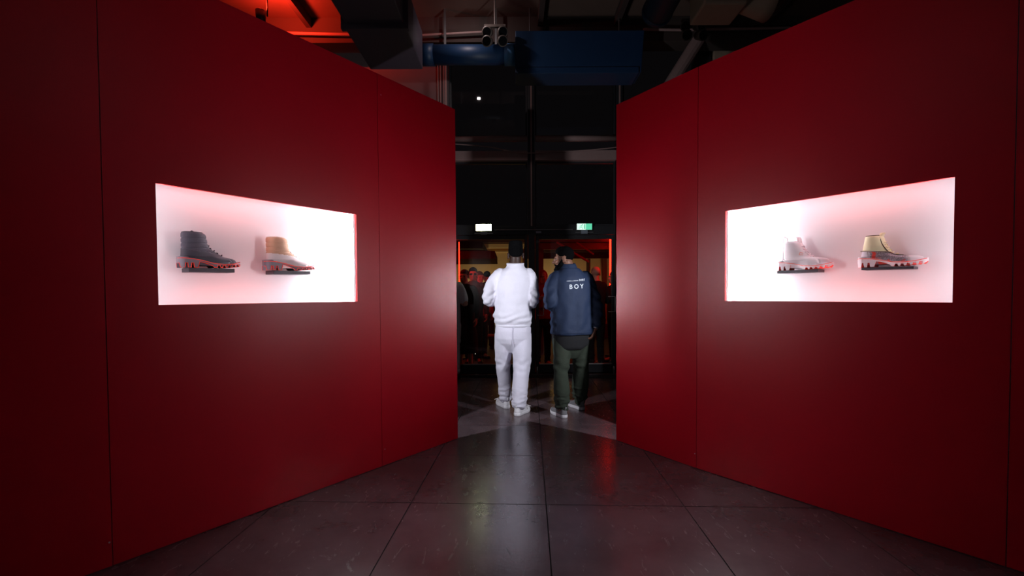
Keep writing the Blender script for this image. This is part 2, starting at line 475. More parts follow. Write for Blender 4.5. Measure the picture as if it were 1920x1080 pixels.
    for (pa, pb, ytop, ybot) in shelves:
        wa = 0.085
        sa_, za = to_wall(fr, pa[0], pa[1], wa); sb_, zb_ = to_wall(fr, pb[0], pb[1], wa)
        ua, ub = sa_, sb_; h = ytop
        V = []
        for (uu, zz) in ((ua, za), (ub, zb_)):
            for ww in (wa, CAV - 0.001):
                for dz in (0, h): V.append(P(uu, ww, zz + dz))
        me = new_mesh('shelf', V, box(0, 1, 0, 1, 0, 1)[1], [SHELF])
        bm = bmesh.new(); bm.from_mesh(me); bmesh.ops.recalc_face_normals(bm, faces=bm.faces[:]); bm.to_mesh(me); bm.free()
        o = link('shelf', me, None, root); keep(o, root)
    return root

# shelf bottoms: (px,py) of the visible lower corners, thickness
display_box(frL, HL, 'glowing white display niche in the left red wall holding a grey and a tan boot',
            [((354, 509.8), (440, 511.2), 0.022, 0), ((513, 514), (582, 514.8), 0.022, 0)], 0, -1)
display_box(frR, HR, 'glowing white display niche in the right red wall holding a white and a yellow boot',
            [((1457, 513.0), (1534, 510.0), 0.0172, 0), ((1615, 506.5), (1713, 503.7), 0.0134, 0)], 0, 1)

# ------------------------------------------------------------------ boots
ORANGE = mat('orange_rubber', srgb(255, 62, 36), rough=0.45)
ROWS_A = [(.012, .012, .286, .043), (.036, .012, .285, .045), (.048, .014, .277, .044), (.054, .015, .262, .042), (.058, .016, .240, .041),
          (.062, .017, .220, .040), (.069, .018, .208, .039), (.079, .019, .191, .038), (.092, .020, .173, .038), (.105, .021, .156, .039),
          (.118, .022, .147, .040), (.135, .023, .142, .042), (.155, .023, .139, .043), (.175, .024, .135, .044), (.184, .025, .128, .043), (.188, .029, .118, .039)]
ROWS_B = [(.012, .012, .288, .043), (.040, .010, .287, .045), (.055, .012, .281, .044), (.064, .014, .270, .042), (.070, .016, .245, .041),
          (.074, .018, .214, .040), (.080, .020, .194, .039), (.092, .022, .180, .038), (.106, .024, .170, .038), (.122, .027, .159, .039),
          (.140, .030, .150, .040), (.155, .033, .143, .041), (.168, .036, .136, .041), (.174, .040, .126, .037)]
ROWS_C = [(.012, .010, .286, .043), (.036, .010, .286, .045), (.048, .011, .280, .044), (.053, .012, .262, .042), (.056, .013, .235, .041),
          (.059, .014, .200, .040), (.066, .015, .178, .039), (.076, .017, .158, .038), (.090, .020, .147, .038), (.108, .023, .136, .039),
          (.127, .026, .126, .041), (.145, .029, .121, .043), (.160, .031, .118, .044), (.170, .033, .113, .043), (.175, .037, .104, .039)]
def row_at(rows, z):
    if z <= rows[0][0]: return rows[0]
    for a, b in zip(rows, rows[1:]):
        if z <= b[0]:
            t = (z - a[0]) / (b[0] - a[0]); return tuple(a[k] + (b[k] - a[k]) * t for k in range(4))
    return rows[-1]
SOLE_TOP = [(0, .052), (.02, .053), (.06, .050), (.11, .041), (.16, .027), (.21, .023), (.255, .027), (.29, .036), (.302, .040)]
def lerp(tab, x):
    if x <= tab[0][0]: return tab[0][1]
    for a, b in zip(tab, tab[1:]):
        if x <= b[0]: return a[1] + (b[1] - a[1]) * (x - a[0]) / (b[0] - a[0])
    return tab[-1][1]
def sole_profile():
    """list of (x, zbottom) following the lugs"""
    pr = [(0, .022), (.004, .022), (.006, 0.0), (.024, 0.0), (.0265, .024), (.035, .024), (.0375, 0.0), (.051, 0.0), (.0535, .024), (.062, .024), (.0645, 0.0),
          (.083, 0.0), (.091, .031), (.110, .028), (.135, .018), (.152, .010), (.158, .0015)]
    for c in (.181, .206, .231, .256, .280):
        b = 0.0015 + max(0, c - .21) * 0.10
        pr += [(c - .009, b), (c - .006, b + .012), (c + .004, b + .012), (c + .007, b)]
    pr += [(.292, .012), (.302, .022)]
    return pr
def hw_sole(x):
    w = .040 + .009 * math.exp(-((x - .215) / .06) ** 2) - .004 * math.exp(-((x - .125) / .03) ** 2)
    if x < .03: w *= math.sqrt(max(.02, 1 - ((.03 - x) / .031) ** 2))
    if x > .25: w *= math.sqrt(max(.02, 1 - ((x - .25) / .0535) ** 2))
    return w
def sides_tube(path, y_off, r):
    out = []
    for s in (-1, 1):
        pts = [(x, s * (hw_sole(x) + y_off), z) for x, z in path]
        out.append(tube(pts, r, n=6, round_ends=False))
    return out

def boot(label, loc, xdir, Lreal, rows, zone, mats, tilt=0.0, quilt=0.0, trim_mode='outline', extras=None, seams=(.158, .132, .108)):
    s = Lreal / 0.302
    root = empty('ankle_boot', tuple(loc)); tag(root, label, 'boot', 'boots on the niche shelves')
    x = Vector(xdir).normalized(); z = Vector((0, 0, 1)); y = z.cross(x)
    M = Matrix((x, y, z)).transposed()
    M = M @ Matrix.Rotation(-tilt, 3, 'Y')
    root.rotation_euler = M.to_euler(); root.scale = (s, s, s)
    # sole
    pr = sole_profile(); V = []; Fc = []; fm = []
    xs = pr
    dense = []
    for (a, b) in zip(xs, xs[1:]):
        k = max(1, int((b[0] - a[0]) / .006))
        for i in range(k): dense.append((a[0] + (b[0] - a[0]) * i / k, a[1] + (b[1] - a[1]) * i / k))
    dense.append(xs[-1])
    for (px, zb) in dense:
        zt = lerp(SOLE_TOP, px); h = hw_sole(px)
        V += [(px, -h, zt), (px, h, zt), (px, h * .98, zb), (px, -h * .98, zb)]
    for i in range(len(dense) - 1):
        a = i * 4; b = a + 4
        Fc += [(a, a + 1, b + 1, b), (a + 1, a + 2, b + 2, b + 1), (a + 2, a + 3, b + 3, b + 2), (a + 3, a, b, b + 3)]; fm += [0, 0, 1, 0]
    Fc += [(0, 3, 2, 1), (b, b + 1, b + 2, b + 3)]; fm += [0, 0]
    sole = link('sole', new_mesh('sole', V, Fc, [mats['sole'], mats['tread']], fm), None, root)
    # welt line, all round
    mb = MB()
    for t in sides_tube([(q / 100 * .302, lerp(SOLE_TOP, q / 100 * .302) - .003) for q in range(0, 101, 3)], .0006, .0017): mb.add(t)
    mb.build('welt_line', mats['trim'], sole, smooth=True)
    if trim_mode == 'outline':
        mb = MB()
        for t in sides_tube([(a, b + .0012) for a, b in pr], .0004, .0017): mb.add(t)
        mb.build('tread_edge', mats['trim'], sole, smooth=True)
    # upper: rings by height, then cut into its pieces
    n = 48; zz = []
    z0, z1 = rows[0][0], rows[-1][0]; K = 64
    rings = []
    for k in range(K + 1):
        zc = z0 + (z1 - z0) * k / K
        r = row_at(rows, zc); xb, xf, hw = r[1], r[2], r[3]
        dip = 0.0
        if quilt and zc > .098:
            for q in seams: dip = max(dip, math.exp(-((zc - q) / .0028) ** 2))
        dip *= quilt
        cx, a = (xb + xf) / 2, (xf - xb) / 2
        ring = []
        for i in range(n):
            th = 2 * math.pi * i / n; c, sn = math.cos(th), math.sin(th)
            ee = 2.5
            X = cx + (a - dip) * math.copysign(abs(c) ** (2 / ee), c)
            wl_ = hw_sole(min(max(X, .0), .3)) if zc < .06 else hw
            wl_ = min(hw, wl_ - .002) if zc < .06 else hw
            # the instep narrows towards the laces
            tt = max(0, min(1, (X - .10) / .2)); nar = 1 - .35 * tt * max(0, min(1, (zc - .04) / .04))
            Y = (wl_ * nar - dip) * math.copysign(abs(sn) ** (2 / ee), sn)
            ring.append((X, Y, zc))
        rings.append(ring)
    V, Fc = loft(rings, cap=False)
    # inner lining so the collar has thickness
    groups = {}
    for f in Fc:
        c = sum((Vector(V[i]) for i in f), Vector()) / 4
        groups.setdefault(zone(c.x, c.z), []).append(f)
    for nm, fs in groups.items():
        used = sorted({i for f in fs for i in f}); mp_ = {o_: k for k, o_ in enumerate(used)}
        me = new_mesh(nm, [V[i] for i in used], [tuple(mp_[i] for i in f) for f in fs], [mats[nm]], smooth=True)
        o = link(nm, me, None, root)
        so = o.modifiers.new('thick', 'SOLIDIFY'); so.thickness = .004; so.offset = -1
    # footbed inside so that the boot is not seen through
    r = rows[-1]
    mb = MB(); mb.add(loft([ering((row_at(rows, q)[1] + row_at(rows, q)[2]) / 2, 0, q, (row_at(rows, q)[2] - row_at(rows, q)[1]) / 2 - .006, row_at(rows, q)[3] - .006, n=24, p=2.4) for q in (z1 - .03, z1 - .012)]))
    mb.build('lining', mats['lining'], root)
    # collar piping
    mb = MB(); mb.add(tube([(p[0], p[1], p[2] + .0005) for p in rings[-1]] + [rings[-1][0]], .0024, n=6, round_ends=False))
    mb.build('collar_piping', mats['piping'], root, smooth=True)
    # laces up the front
    for k, zc in enumerate(mats.get('lace_z', (.068, .080, .092, .104, .117))):
        r = row_at(rows, zc); xf = r[2]
        pts = [(xf - .012 + .014 * math.cos(t), .020 * math.sin(t) * (1 if k % 2 else -1), zc + .003 + .003 * math.sin(3 * t)) for t in [(-1.2 + 2.4 * q / 8) for q in range(9)]]
        MB().add(tube(pts, .0026, n=8)).build('lace', mats['lace'], root, smooth=True)
    # heel clip and toe bumper on the sole edge
    mb = MB(); mb.add(loft([[(x_, y_, z_) for (x_, y_, z_) in ering(.026, 0, q, .025, hw_sole(.026) * 0.96, n=24, p=2.4)] for q in (.045, .059)]))
    mb.build('heel_clip', mats['clip'], root, smooth=False)
    if extras: extras(root, rows, mats)
    return root

def place(fr, pxh, pxt, py, wd):
    a, za = to_wall(fr, pxh, py, wd - .045); b, zb = to_wall(fr, pxt, py, wd - .045)
    return a, b
WD = 0.125
def boot_on(fr, pxh, pxt, pyb, label, **kw):
    a, b = place(fr, pxh, pxt, pyb, WD)
    zb = to_wall(fr, (pxh + pxt) / 2, pyb, WD - .045)[1]
    A, u, n, L = fr
    loc = A + u * a - n * WD + Vector((0, 0, zb))
    return boot(label, loc, u if b > a else -u, abs(b - a), **kw)

def pull_tab(root, rows, mats):
    r = rows[-1]; z = r[0]
    MB().add(tube([((r[1] + r[2]) / 2 - .012, 0.018, z - .006), ((r[1] + r[2]) / 2, 0.0, z + .008), ((r[1] + r[2]) / 2 + .012, -.018, z - .006)], .005, n=8)).build('tongue', mats['lace'], root, smooth=True)
g1 = mat('boot_charcoal', srgb(86, 86, 100), rough=0.6, bump=0.3, bump_scale=300)
g1b = mat('boot_charcoal_lace', srgb(56, 56, 68), rough=0.7)
s1m = mat('sole_grey', srgb(132, 130, 142), rough=0.5)
toe_grey = mat('toe_grey', srgb(92, 92, 104), rough=0.45)
def zoneA(x, z):
    if z < .062 and x > .246: return 'toe_cap'
    if z > .098 - .10 * (x - .02): return 'shaft'
    return 'vamp'
boot_on(frL, 338, 455.5, 503.2, 'charcoal quilted lace-up ankle boot with orange-edged lugged sole', rows=ROWS_A, zone=zoneA, tilt=0.02,
        mats=dict(shaft=g1, vamp=mat('boot_charcoal_leather', srgb(78, 78, 90), rough=0.5), toe_cap=toe_grey, sole=s1m, tread=g1b, trim=ORANGE,
                  lining=g1b, piping=g1b, lace=g1b, clip=s1m), quilt=.004, extras=pull_tab)
tan = mat('boot_tan', srgb(216, 172, 142), rough=0.7, bump=0.3, bump_scale=250)
offw = mat('boot_offwhite', srgb(240, 226, 226), rough=0.55)
boot_on(frL, 500.5, 596, 508, 'tan and off-white ankle boot with grey orange-edged lugged sole', rows=ROWS_A, zone=zoneA, tilt=0.02,
        mats=dict(shaft=tan, vamp=offw, toe_cap=offw, sole=s1m, tread=s1m, trim=ORANGE, lining=tan,
                  piping=mat('boot_cream', srgb(236, 224, 214)), lace=offw, clip=mat('clip_grey', srgb(140, 140, 150))), quilt=.003, extras=pull_tab)
whl = mat('boot_white', srgb(248, 242, 247), rough=0.5)
whs = mat('boot_white_suede', srgb(240, 230, 238), rough=0.8)
def extrasB(root, rows, mats):
    # heel loop, tall tongue and webbing lace loops
    MB().add(tube([(.036, -.006, .165), (.034, -.006, .20), (.042, 0, .212), (.054, .004, .20), (.058, .006, .170)], .0032, n=8)).build('heel_loop', whl, root, smooth=True)
    MB().add(loft([ering(.128 - .004 * k, 0, z, .011, .026 - .002 * k, n=20, p=2.6) for k, z in enumerate((.15, .175, .195, .202))])).build('tongue', whl, root, smooth=True)
    for sgn in (-1, 1):
        for (x0, z0, wd, h) in ((.100, .136, .022, .022), (.110, .108, .020, .016), (.136, .092, .018, .014)):
            yy = sgn * (row_at(rows, z0)[3] * .80 + .004)
            loop = [(x0, yy, z0), (x0 + wd, yy * .82, z0 - .002), (x0 + wd, yy * .82, z0 + h - .004), (x0 + .004, yy, z0 + h), (x0, yy, z0)]
            MB().add(tube(loop, .0014, n=6, round_ends=False)).build('lace_loop', mat('loop_salmon', srgb(240, 140, 120), rough=.5), root)
boot_on(frR, 1452, 1557, 505.6, 'all-white hiking boot with heel loop and orange tread', rows=ROWS_B,
        zone=lambda x, z: 'toe_cap' if (z < .074 and x > .235) else ('heel_counter' if x < .05 and z < .15 else 'shaft'),
        mats=dict(shaft=whl, toe_cap=whs, heel_counter=whs, sole=whl, tread=ORANGE, trim=mat('salmon_line', srgb(235, 120, 110)), lining=whs, piping=whl,
                  lace=whl, clip=whl, lace_z=(.078, .092, .106, .122, .140)), trim_mode='tread', extras=extrasB)
def snake():
    m = bpy.data.materials.new('snake_print'); m.use_nodes = True; nt = m.node_tree; b = nt.nodes['Principled BSDF']; L = nt.links.new
    tc = nt.nodes.new('ShaderNodeTexCoord')
    v = nt.nodes.new('ShaderNodeTexVoronoi'); v.inputs['Scale'].default_value = 260; L(tc.outputs['Object'], v.inputs['Vector'])
    r = nt.nodes.new('ShaderNodeValToRGB'); r.color_ramp.elements[0].color = srgb(60, 48, 60); r.color_ramp.elements[1].color = srgb(190, 176, 186)
    L(v.outputs['Distance'], r.inputs[0]); r.color_ramp.elements[1].position = .8
    n = nt.nodes.new('ShaderNodeTexNoise'); n.inputs['Scale'].default_value = 22; L(tc.outputs['Object'], n.inputs['Vector'])
    r2 = nt.nodes.new('ShaderNodeValToRGB'); r2.color_ramp.elements[0].position = .52; r2.color_ramp.elements[1].position = .6
    L(n.outputs['Fac'], r2.inputs[0])
    mx = nt.nodes.new('ShaderNodeMix'); mx.data_type = 'RGBA'; mx.inputs[7].default_value = srgb(240, 70, 55)
    L(r2.outputs[0], mx.inputs[0]); L(r.outputs[0], mx.inputs[6]); L(mx.outputs[2], b.inputs['Base Color']); b.inputs['Roughness'].default_value = .35
    return m
olive = mat('piping_olive', srgb(74, 64, 40), rough=.6)
def extrasC(root, rows, mats):
    # dark piping down the lace edge, band above the vamp, and the tongue
    for sgn in (-1, 1):
        pts = []
        for zc in (.172, .165, .150, .130, .110, .092, .078, .066, .060):
            r = row_at(rows, zc); k = .74 if zc > .08 else .62
            pts.append((r[2] - .012 + (.02 if zc < .062 else 0), sgn * (r[3] * k), zc))
        MB().add(tube(pts, .0022, n=6)).build('edge_piping', olive, root, smooth=True)
        pts = []
        for xq in (.016, .035, .06, .085, .11, .13, .143):
            zc = .093 - .10 * (xq - .02); pts.append((xq, sgn * (.0385 * min(1, math.sqrt(max(.05, 1 - abs((xq - .085) / .075) ** 3.0))) + .0005), zc))
        MB().add(tube(pts, .0030, n=6)).build('band', mat('band_grey', srgb(128, 120, 104)), root, smooth=True)
    MB().add(loft([ering(.100 + .004 * k, 0, z, .010, .026 - .002 * k, n=20, p=2.6) for k, z in enumerate((.15, .17, .184, .189))])).build('tongue', mats['shaft'], root, smooth=True)
def zoneC(x, z):
    if z < .058 and x > .225: return 'toe_cap'
    if z > .093 - .10 * (x - .02): return 'shaft'
    if x < .058: return 'heel_counter'
    return 'vamp'
boot_on(frR, 1604.5, 1737, 499.2, 'pale yellow high-top boot with red snake-print side and white sole', rows=ROWS_C, zone=zoneC,
        mats=dict(shaft=mat('boot_yellow', srgb(252, 244, 200), rough=.6, noise_amt=.06, noise_scale=40), vamp=snake(), toe_cap=whl, heel_counter=whs, sole=whl, tread=ORANGE,
                  trim=mat('orange_line', srgb(240, 80, 60)), lining=olive, piping=olive, lace=mat('lace_cream', srgb(240, 228, 190)), clip=whl, lace_z=(.066, .076, .09, .105, .12, .135)), trim_mode='tread', extras=extrasC)

# ================================================================== HALL BEYOND: glass front, ceiling, ducts
YF = 7.25
XL = at(840, 552, YF).x; XM = at(997, 552, YF).x; XR = at(1160, 552, YF).x; XR2 = XR + (XR - XM)
def zf(py, Y=YF, px=960): return at(px, py, Y).z
Z_HEAD0, Z_HEAD1 = zf(441), zf(425)
Z_T1 = (zf(304), zf(286)); Z_T2 = (zf(269), zf(258)); Z_TOP = 5.4
fac = empty('wall_back', (0, YF, 0)); tag(fac, kind='structure'); bpy.context.view_layer.update()
def part(name, vf, m, parent, bevel=0.0, smooth=False):
    o = MB().add(vf).build(name, m, parent, smooth=smooth, bevel=bevel); keep(o, parent); return o
for x, w_ in ((XL, 0.06), (XM, 0.05), (XR, 0.05), (XR2, 0.06)):
    part('mullion', box(x - w_, x + w_, YF - 0.05, YF + 0.09, -0.004, Z_TOP), FRAME, fac, 0.004)
    part('mullion_cap', box(x - 0.012, x + 0.012, YF - 0.062, YF - 0.051, Z_HEAD1, Z_TOP), PINK_PAINT, fac)
for a, b in ((XL, XM), (XM, XR), (XR, XR2)):
    part('header', box(a + 0.061, b - 0.061, YF - 0.04, YF + 0.08, Z_HEAD0, Z_HEAD1), FRAME, fac, 0.003)
    part('transom', box(a + 0.061, b - 0.061, YF - 0.10, YF + 0.08, *Z_T1), PINK_PAINT, fac, 0.004)
    zz = (Z_T2[0] + Z_T2[1]) / 2
    part('transom_pipe', cyl((a + 0.061, YF - 0.08, zz), (b - 0.061, YF - 0.08, zz), (Z_T2[1] - Z_T2[0]) / 2, 16), PINK_PAINT, fac, smooth=True)
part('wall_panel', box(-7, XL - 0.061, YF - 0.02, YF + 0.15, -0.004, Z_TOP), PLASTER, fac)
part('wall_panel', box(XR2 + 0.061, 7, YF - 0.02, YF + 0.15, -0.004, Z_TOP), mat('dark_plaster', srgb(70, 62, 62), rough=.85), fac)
# upper windows
wi = 1
for a, b in ((XL, XM), (XM, XR), (XR, XR2)):
    for z0, z1 in ((Z_HEAD1, Z_T1[0]), (Z_T2[1], Z_TOP)):
        wn = empty('window_%d' % wi, ((a + b) / 2, YF, z0)); tag(wn, kind='structure'); bpy.context.view_layer.update(); wi += 1
        part('pane', box(a + 0.085, b - 0.085, YF + 0.01, YF + 0.02, z0 + 0.03, z1 - 0.03), GLASS, wn)
        for q in (box(a + 0.062, a + 0.085, YF - 0.01, YF + 0.04, z0 + 0.002, z1 - 0.002), box(b - 0.085, b - 0.062, YF - 0.01, YF + 0.04, z0 + 0.002, z1 - 0.002),
                  box(a + 0.086, b - 0.086, YF - 0.01, YF + 0.04, z0 + 0.002, z0 + 0.03), box(a + 0.086, b - 0.086, YF - 0.01, YF + 0.04, z1 - 0.03, z1 - 0.002)):
            part('frame', q, FRAME, wn)
# glazed doors
zk = zf(682)
for k, (a, b) in enumerate(((XL, XM), (XM, XR), (XR, XR2))):
    d = empty('door_%d' % (k + 1), ((a + b) / 2, YF, 0)); tag(d, kind='structure'); bpy.context.view_layer.update()
    x0, x1 = a + 0.064, b - 0.064
    part('pane', box(x0 + 0.05, x1 - 0.05, YF + 0.01, YF + 0.02, zk, Z_HEAD0 - 0.07), GLASS, d)
    part('stile', box(x0, x0 + 0.05, YF - 0.02, YF + 0.04, 0.01, Z_HEAD0 - 0.004), FRAME, d, 0.003)
    part('stile', box(x1 - 0.05, x1, YF - 0.02, YF + 0.04, 0.01, Z_HEAD0 - 0.004), FRAME, d, 0.003)
    part('top_rail', box(x0 + 0.051, x1 - 0.051, YF - 0.02, YF + 0.04, Z_HEAD0 - 0.07, Z_HEAD0 - 0.004), FRAME, d, 0.003)
    part('bottom_rail', box(x0 + 0.051, x1 - 0.051, YF - 0.02, YF + 0.04, 0.01, zk - 0.012), FRAME, d, 0.003)
    part('kick_bar', box(x0 + 0.051, x1 - 0.051, YF - 0.028, YF + 0.03, zk - 0.012, zk), mat('handle_grey', srgb(170, 160, 160), rough=.35), d)
    def handle(hx, z0, z1, dx):
        pts = [(hx, YF - 0.02, z1), (hx, YF - 0.07, z1), (hx + dx, YF - 0.09, z1), (hx + dx, YF - 0.09, z0), (hx, YF - 0.07, z0), (hx, YF - 0.02, z0)]
        part('handle', tube(pts, 0.009, n=8), mat('handle_grey', srgb(170, 160, 160), rough=.35), d, smooth=True)
    zh0, zh1 = zf(591), zf(557)
    if k < 2: handle(x0 + 0.03, zh0, zh1, 0.09)
    if k == 1: handle(x1 - 0.10, zf(585), zf(557), 0.09)
    if k == 0: handle(x1 - 0.03, zh0, zh1, -0.09)
    for hx in (x0 + 0.02, x1 - 0.02):
        part('floor_hinge', cyl((hx, YF - 0.04, 0.0), (hx, YF - 0.04, 0.11), 0.016, 10), STEEL, d, smooth=True)
    for q in (0.02, 0.05):
        part('closer_pin', box(x0 + q, x0 + q + 0.008, YF - 0.045, YF - 0.02, Z_HEAD0 - 0.13, Z_HEAD0 - 0.09), STEEL, d)

# ---- ceiling with a downstand beam
ZC = 5.2
ce = MB().add(box(-7, 7, -3, 6.5, ZC, ZC + 0.1)).add(box(-7, 7, 6.5, YF + 0.2, ZC + 0.2, ZC + 0.3)).build('ceiling', CEIL); tag(ce, kind='structure')
bm_ = MB().add(box(-7, 7, 6.48, 6.75, 4.85, ZC + 0.3)).build('trim_1', mat('beam_dark', srgb(60, 50, 46), rough=.8)); tag(bm_, kind='structure')
for xx in (-3.95, -2.85, -1.95, 0.42, 1.5, 2.6, 3.6):
    o = MB().add(box(xx - 0.035, xx + 0.035, -2.5, 6.47, ZC - 0.14, ZC - 0.001)).build('trim_2', mat('joist', srgb(58, 44, 40), rough=.8)); tag(o, kind='structure'); o.name = 'trim_%d' % (int(xx * 10) + 60)

# rectangular duct running overhead
z0 = 4.3; d = empty('ventilation_duct', (-1.53, 4, z0)); tag(d, 'grey rectangular ventilation duct running under the ceiling at upper left', 'duct'); bpy.context.view_layer.update()
def yat(py, z): return (z - CAM_H) * F_PX / (HORIZON - py)
yE, yJ = yat(135, z0), yat(58, z0)
part('duct_run', box(-1.88, -1.18, yJ + 0.03, yE, z0, z0 + 0.5), DUCT_GREY, d, 0.01)
part('duct_run', box(-1.86, -1.20, 1.2, yJ - 0.03, z0 + 0.03, z0 + 0.5), DUCT_GREY, d, 0.01)
part('flange', box(-1.91, -1.15, yJ - 0.03, yJ + 0.03, z0 - 0.03, z0 + 0.53), DUCT_GREY, d, 0.004)
part('hanger', box(-1.95, -1.11, 3.0, 3.04, z0 + 0.505, z0 + 0.545), STEEL, d)
for xx in (-1.93, -1.13): part('hanger', cyl((xx, 3.02, z0 + 0.52), (xx, 3.02, ZC), 0.008, 8), STEEL, d)
part('status_light', box(-1.83, -1.74, yE + 0.001, yE + 0.02, z0 + 0.02, z0 + 0.05), BLACK_METAL, d)

# blue round duct, its collars, and the blue air box
c0 = at(792, 103, 6.3); c1 = at(966, 103, 6.3); rr = 18.5 * 6.3 / F_PX
d = empty('round_duct', tuple(c0)); tag(d, 'round dark blue duct joined to the blue air box', 'duct'); bpy.context.view_layer.update()
part('duct_run', cyl(c0 + Vector((0.12, 0, 0)), c1 - Vector((0.12, 0, 0)), rr * 0.93, 28), DUCT_BLUE, d, smooth=True)
part('collar', cyl(c0, c0 + Vector((0.16, 0, 0)), rr, 28), DUCT_BLUE, d, smooth=True)
part('collar', cyl(c1 - Vector((0.15, 0, 0)), c1 - Vector((0.002, 0, 0)), rr, 28), mat('collar_pale', srgb(90, 140, 190), rough=.35), d, smooth=True)
for xx in (0.3, 1.0): part('strap', box(c0.x + xx, c0.x + xx + 0.03, 6.29, 6.31, c0.z + rr * 0.9, ZC), STEEL, d)
a = at(966, 60, 6.15); b = at(1207, 137, 6.15)
d = empty('air_handling_box', (a.x, 6.3, b.z)); tag(d, 'large dark blue air handling box hung above the glass front', 'duct'); bpy.context.view_layer.update()
V = [(a.x, 6.12, b.z), (b.x - 0.04, 6.12, b.z), (b.x, 6.12, a.z), (a.x, 6.12, a.z), (a.x, 6.47, b.z), (b.x - 0.04, 6.47, b.z), (b.x, 6.47, a.z), (a.x, 6.47, a.z)]
part('casing', (V, [(0, 1, 2, 3), (5, 4, 7, 6), (4, 0, 3, 7), (1, 5, 6, 2), (3, 2, 6, 7), (4, 5, 1, 0)]), DUCT_BLUE, d, 0.008)
part('bottom_tray', box(a.x + 0.02, b.x - 0.08, 6.10, 6.46, b.z - 0.02, b.z + 0.06), DUCT_BLUE, d, 0.004)
for xx in (a.x + 0.2, b.x - 0.3): part('hanger_rod', cyl((xx, 6.3, a.z), (xx, 6.3, ZC), 0.01, 8), STEEL, d)
# blue spiral duct coming forward
e = at(1231, 25, 5.4)
d = empty('spiral_duct', (e.x, 4, e.z)); tag(d, 'blue round spiral duct ending under the ceiling, above the right wall', 'duct'); bpy.context.view_layer.update()
part('duct_run', cyl((e.x, 1.0, e.z), (e.x, 5.4, e.z), 0.17, 28), DUCT_BLUE, d, smooth=True)
for yy in (5.33, 4.2, 3.0): part('collar', cyl((e.x, yy, e.z), (e.x, yy + 0.06, e.z), 0.178, 28), DUCT_BLUE, d, smooth=True)
for yy in (2.0, 4.6): part('strap', box(e.x - 0.012, e.x + 0.012, yy, yy + 0.025, e.z + 0.16, ZC - 0.01), STEEL, d)
# beige duct with open round mouth, upper right
p = at(1335, 22, 5.2); q = at(1432, 15, 5.2)
d = empty('beige_duct', tuple(p)); tag(d, 'beige duct with a wide round open mouth near the right wall top', 'duct'); bpy.context.view_layer.update()
part('duct_run', box(p.x - 0.22, p.x + 0.25, 4.9, 5.3, p.z - 0.1, p.z + 0.28), DUCT_BEIGE, d, 0.02)
rings = [[(q.x - 0.38 + 0.38 * t, 5.1 + (0.12 + 0.12 * t) * math.cos(2 * math.pi * k / 28), q.z + 0.05 + (0.12 + 0.12 * t) * math.sin(2 * math.pi * k / 28)) for k in range(28)] for t in (0, 0.3, 0.7, 1.0)]
o = part('mouth', loft(rings, cap=False), DUCT_BEIGE, d, smooth=True); sm = o.modifiers.new('t', 'SOLIDIFY'); sm.thickness = 0.012
part('hanger_rod', cyl((p.x, 5.1, p.z + 0.28), (p.x, 5.1, ZC), 0.01, 8), STEEL, d)
# pale panel, column and brace above the right wall
a = at(1336, 62, 6.9); b = at(1475, 130, 6.9)
d = empty('ceiling_unit', (a.x, 6.9, b.z)); tag(d, 'pale grey boxy unit hung high above the right red wall', 'ceiling unit'); bpy.context.view_layer.update()
part('casing', box(a.x, b.x, 6.85, 7.1, b.z - 0.2, a.z), DUCT_BEIGE, d, 0.01)
part('hanger_rod', cyl((a.x + 0.3, 6.97, a.z), (a.x + 0.3, 6.97, ZC + 0.2), 0.01, 8), STEEL, d)
part('edge_trim', box(a.x - 0.02, b.x, 6.83, 6.849, a.z - 0.03, a.z), STEEL, d)
a = at(1318, 60, 6.9)
o = MB().add(box(a.x - 0.11, a.x + 0.11, 6.87, 7.08, 0, ZC + 0.2)).build('trim_20', FRAME); tag(o, kind='structure')
a = at(1262, 150, 6.5); b = at(1303, 85, 6.5)
o = part('diagonal_brace', tube([a + Vector((-0.45, 0, -0.75)), a, b, b + Vector((0.1, 0, 0.17))], 0.09, n=12, round_ends=False), PINK_PAINT, fac)
# conduits
def conduit(pts, r, label):
    P0 = pts[0]
    o = MB().add(tube(pts, r, n=10)).build('conduit_pipe', PINK_PAINT, smooth=True); tag(o, label, 'pipe', 'conduit pipes under the ceiling'); return o
conduit([at(520, 62, 6.4), at(655, 65, 6.4)], 0.022, 'pale conduit pipe between the left red wall and the grey duct')
conduit([at(792, 66, 6.4), at(905, 60, 6.4)], 0.016, 'thin conduit pipe just above the round blue duct')
conduit([at(1208, 55, 6.4), at(1275, 56, 6.4), at(1480, 52, 6.4)], 0.018, 'long conduit pipe right of the blue air box')
for k, px in enumerate((821, 826, 832, 837)):
    p = at(px, 160, YF - 0.05)
    conduit([(p.x, YF - 0.05, 0.3), (p.x, YF - 0.05, ZC + 0.1)], 0.012, ['first', 'second', 'third', 'fourth'][k] + ' of four upright conduit pipes on the plaster wall, counted from the left')
# sagging cable across the transoms
pts = []
for px, py in ((852, 270), (880, 272), (920, 276), (955, 283), (985, 287), (1020, 286), (1080, 283), (1130, 279), (1165, 275)):
    pts.append(at(px, py, YF - 0.13))
pp, rr_ = smooth_path(pts, [0.009] * len(pts), 4)
o = MB().add(tube(pp, 0.009, n=8)).build('sagging_cable', PINK_PAINT, smooth=True); tag(o, 'pale sagging cable strung between the two horizontal transoms', 'cable')

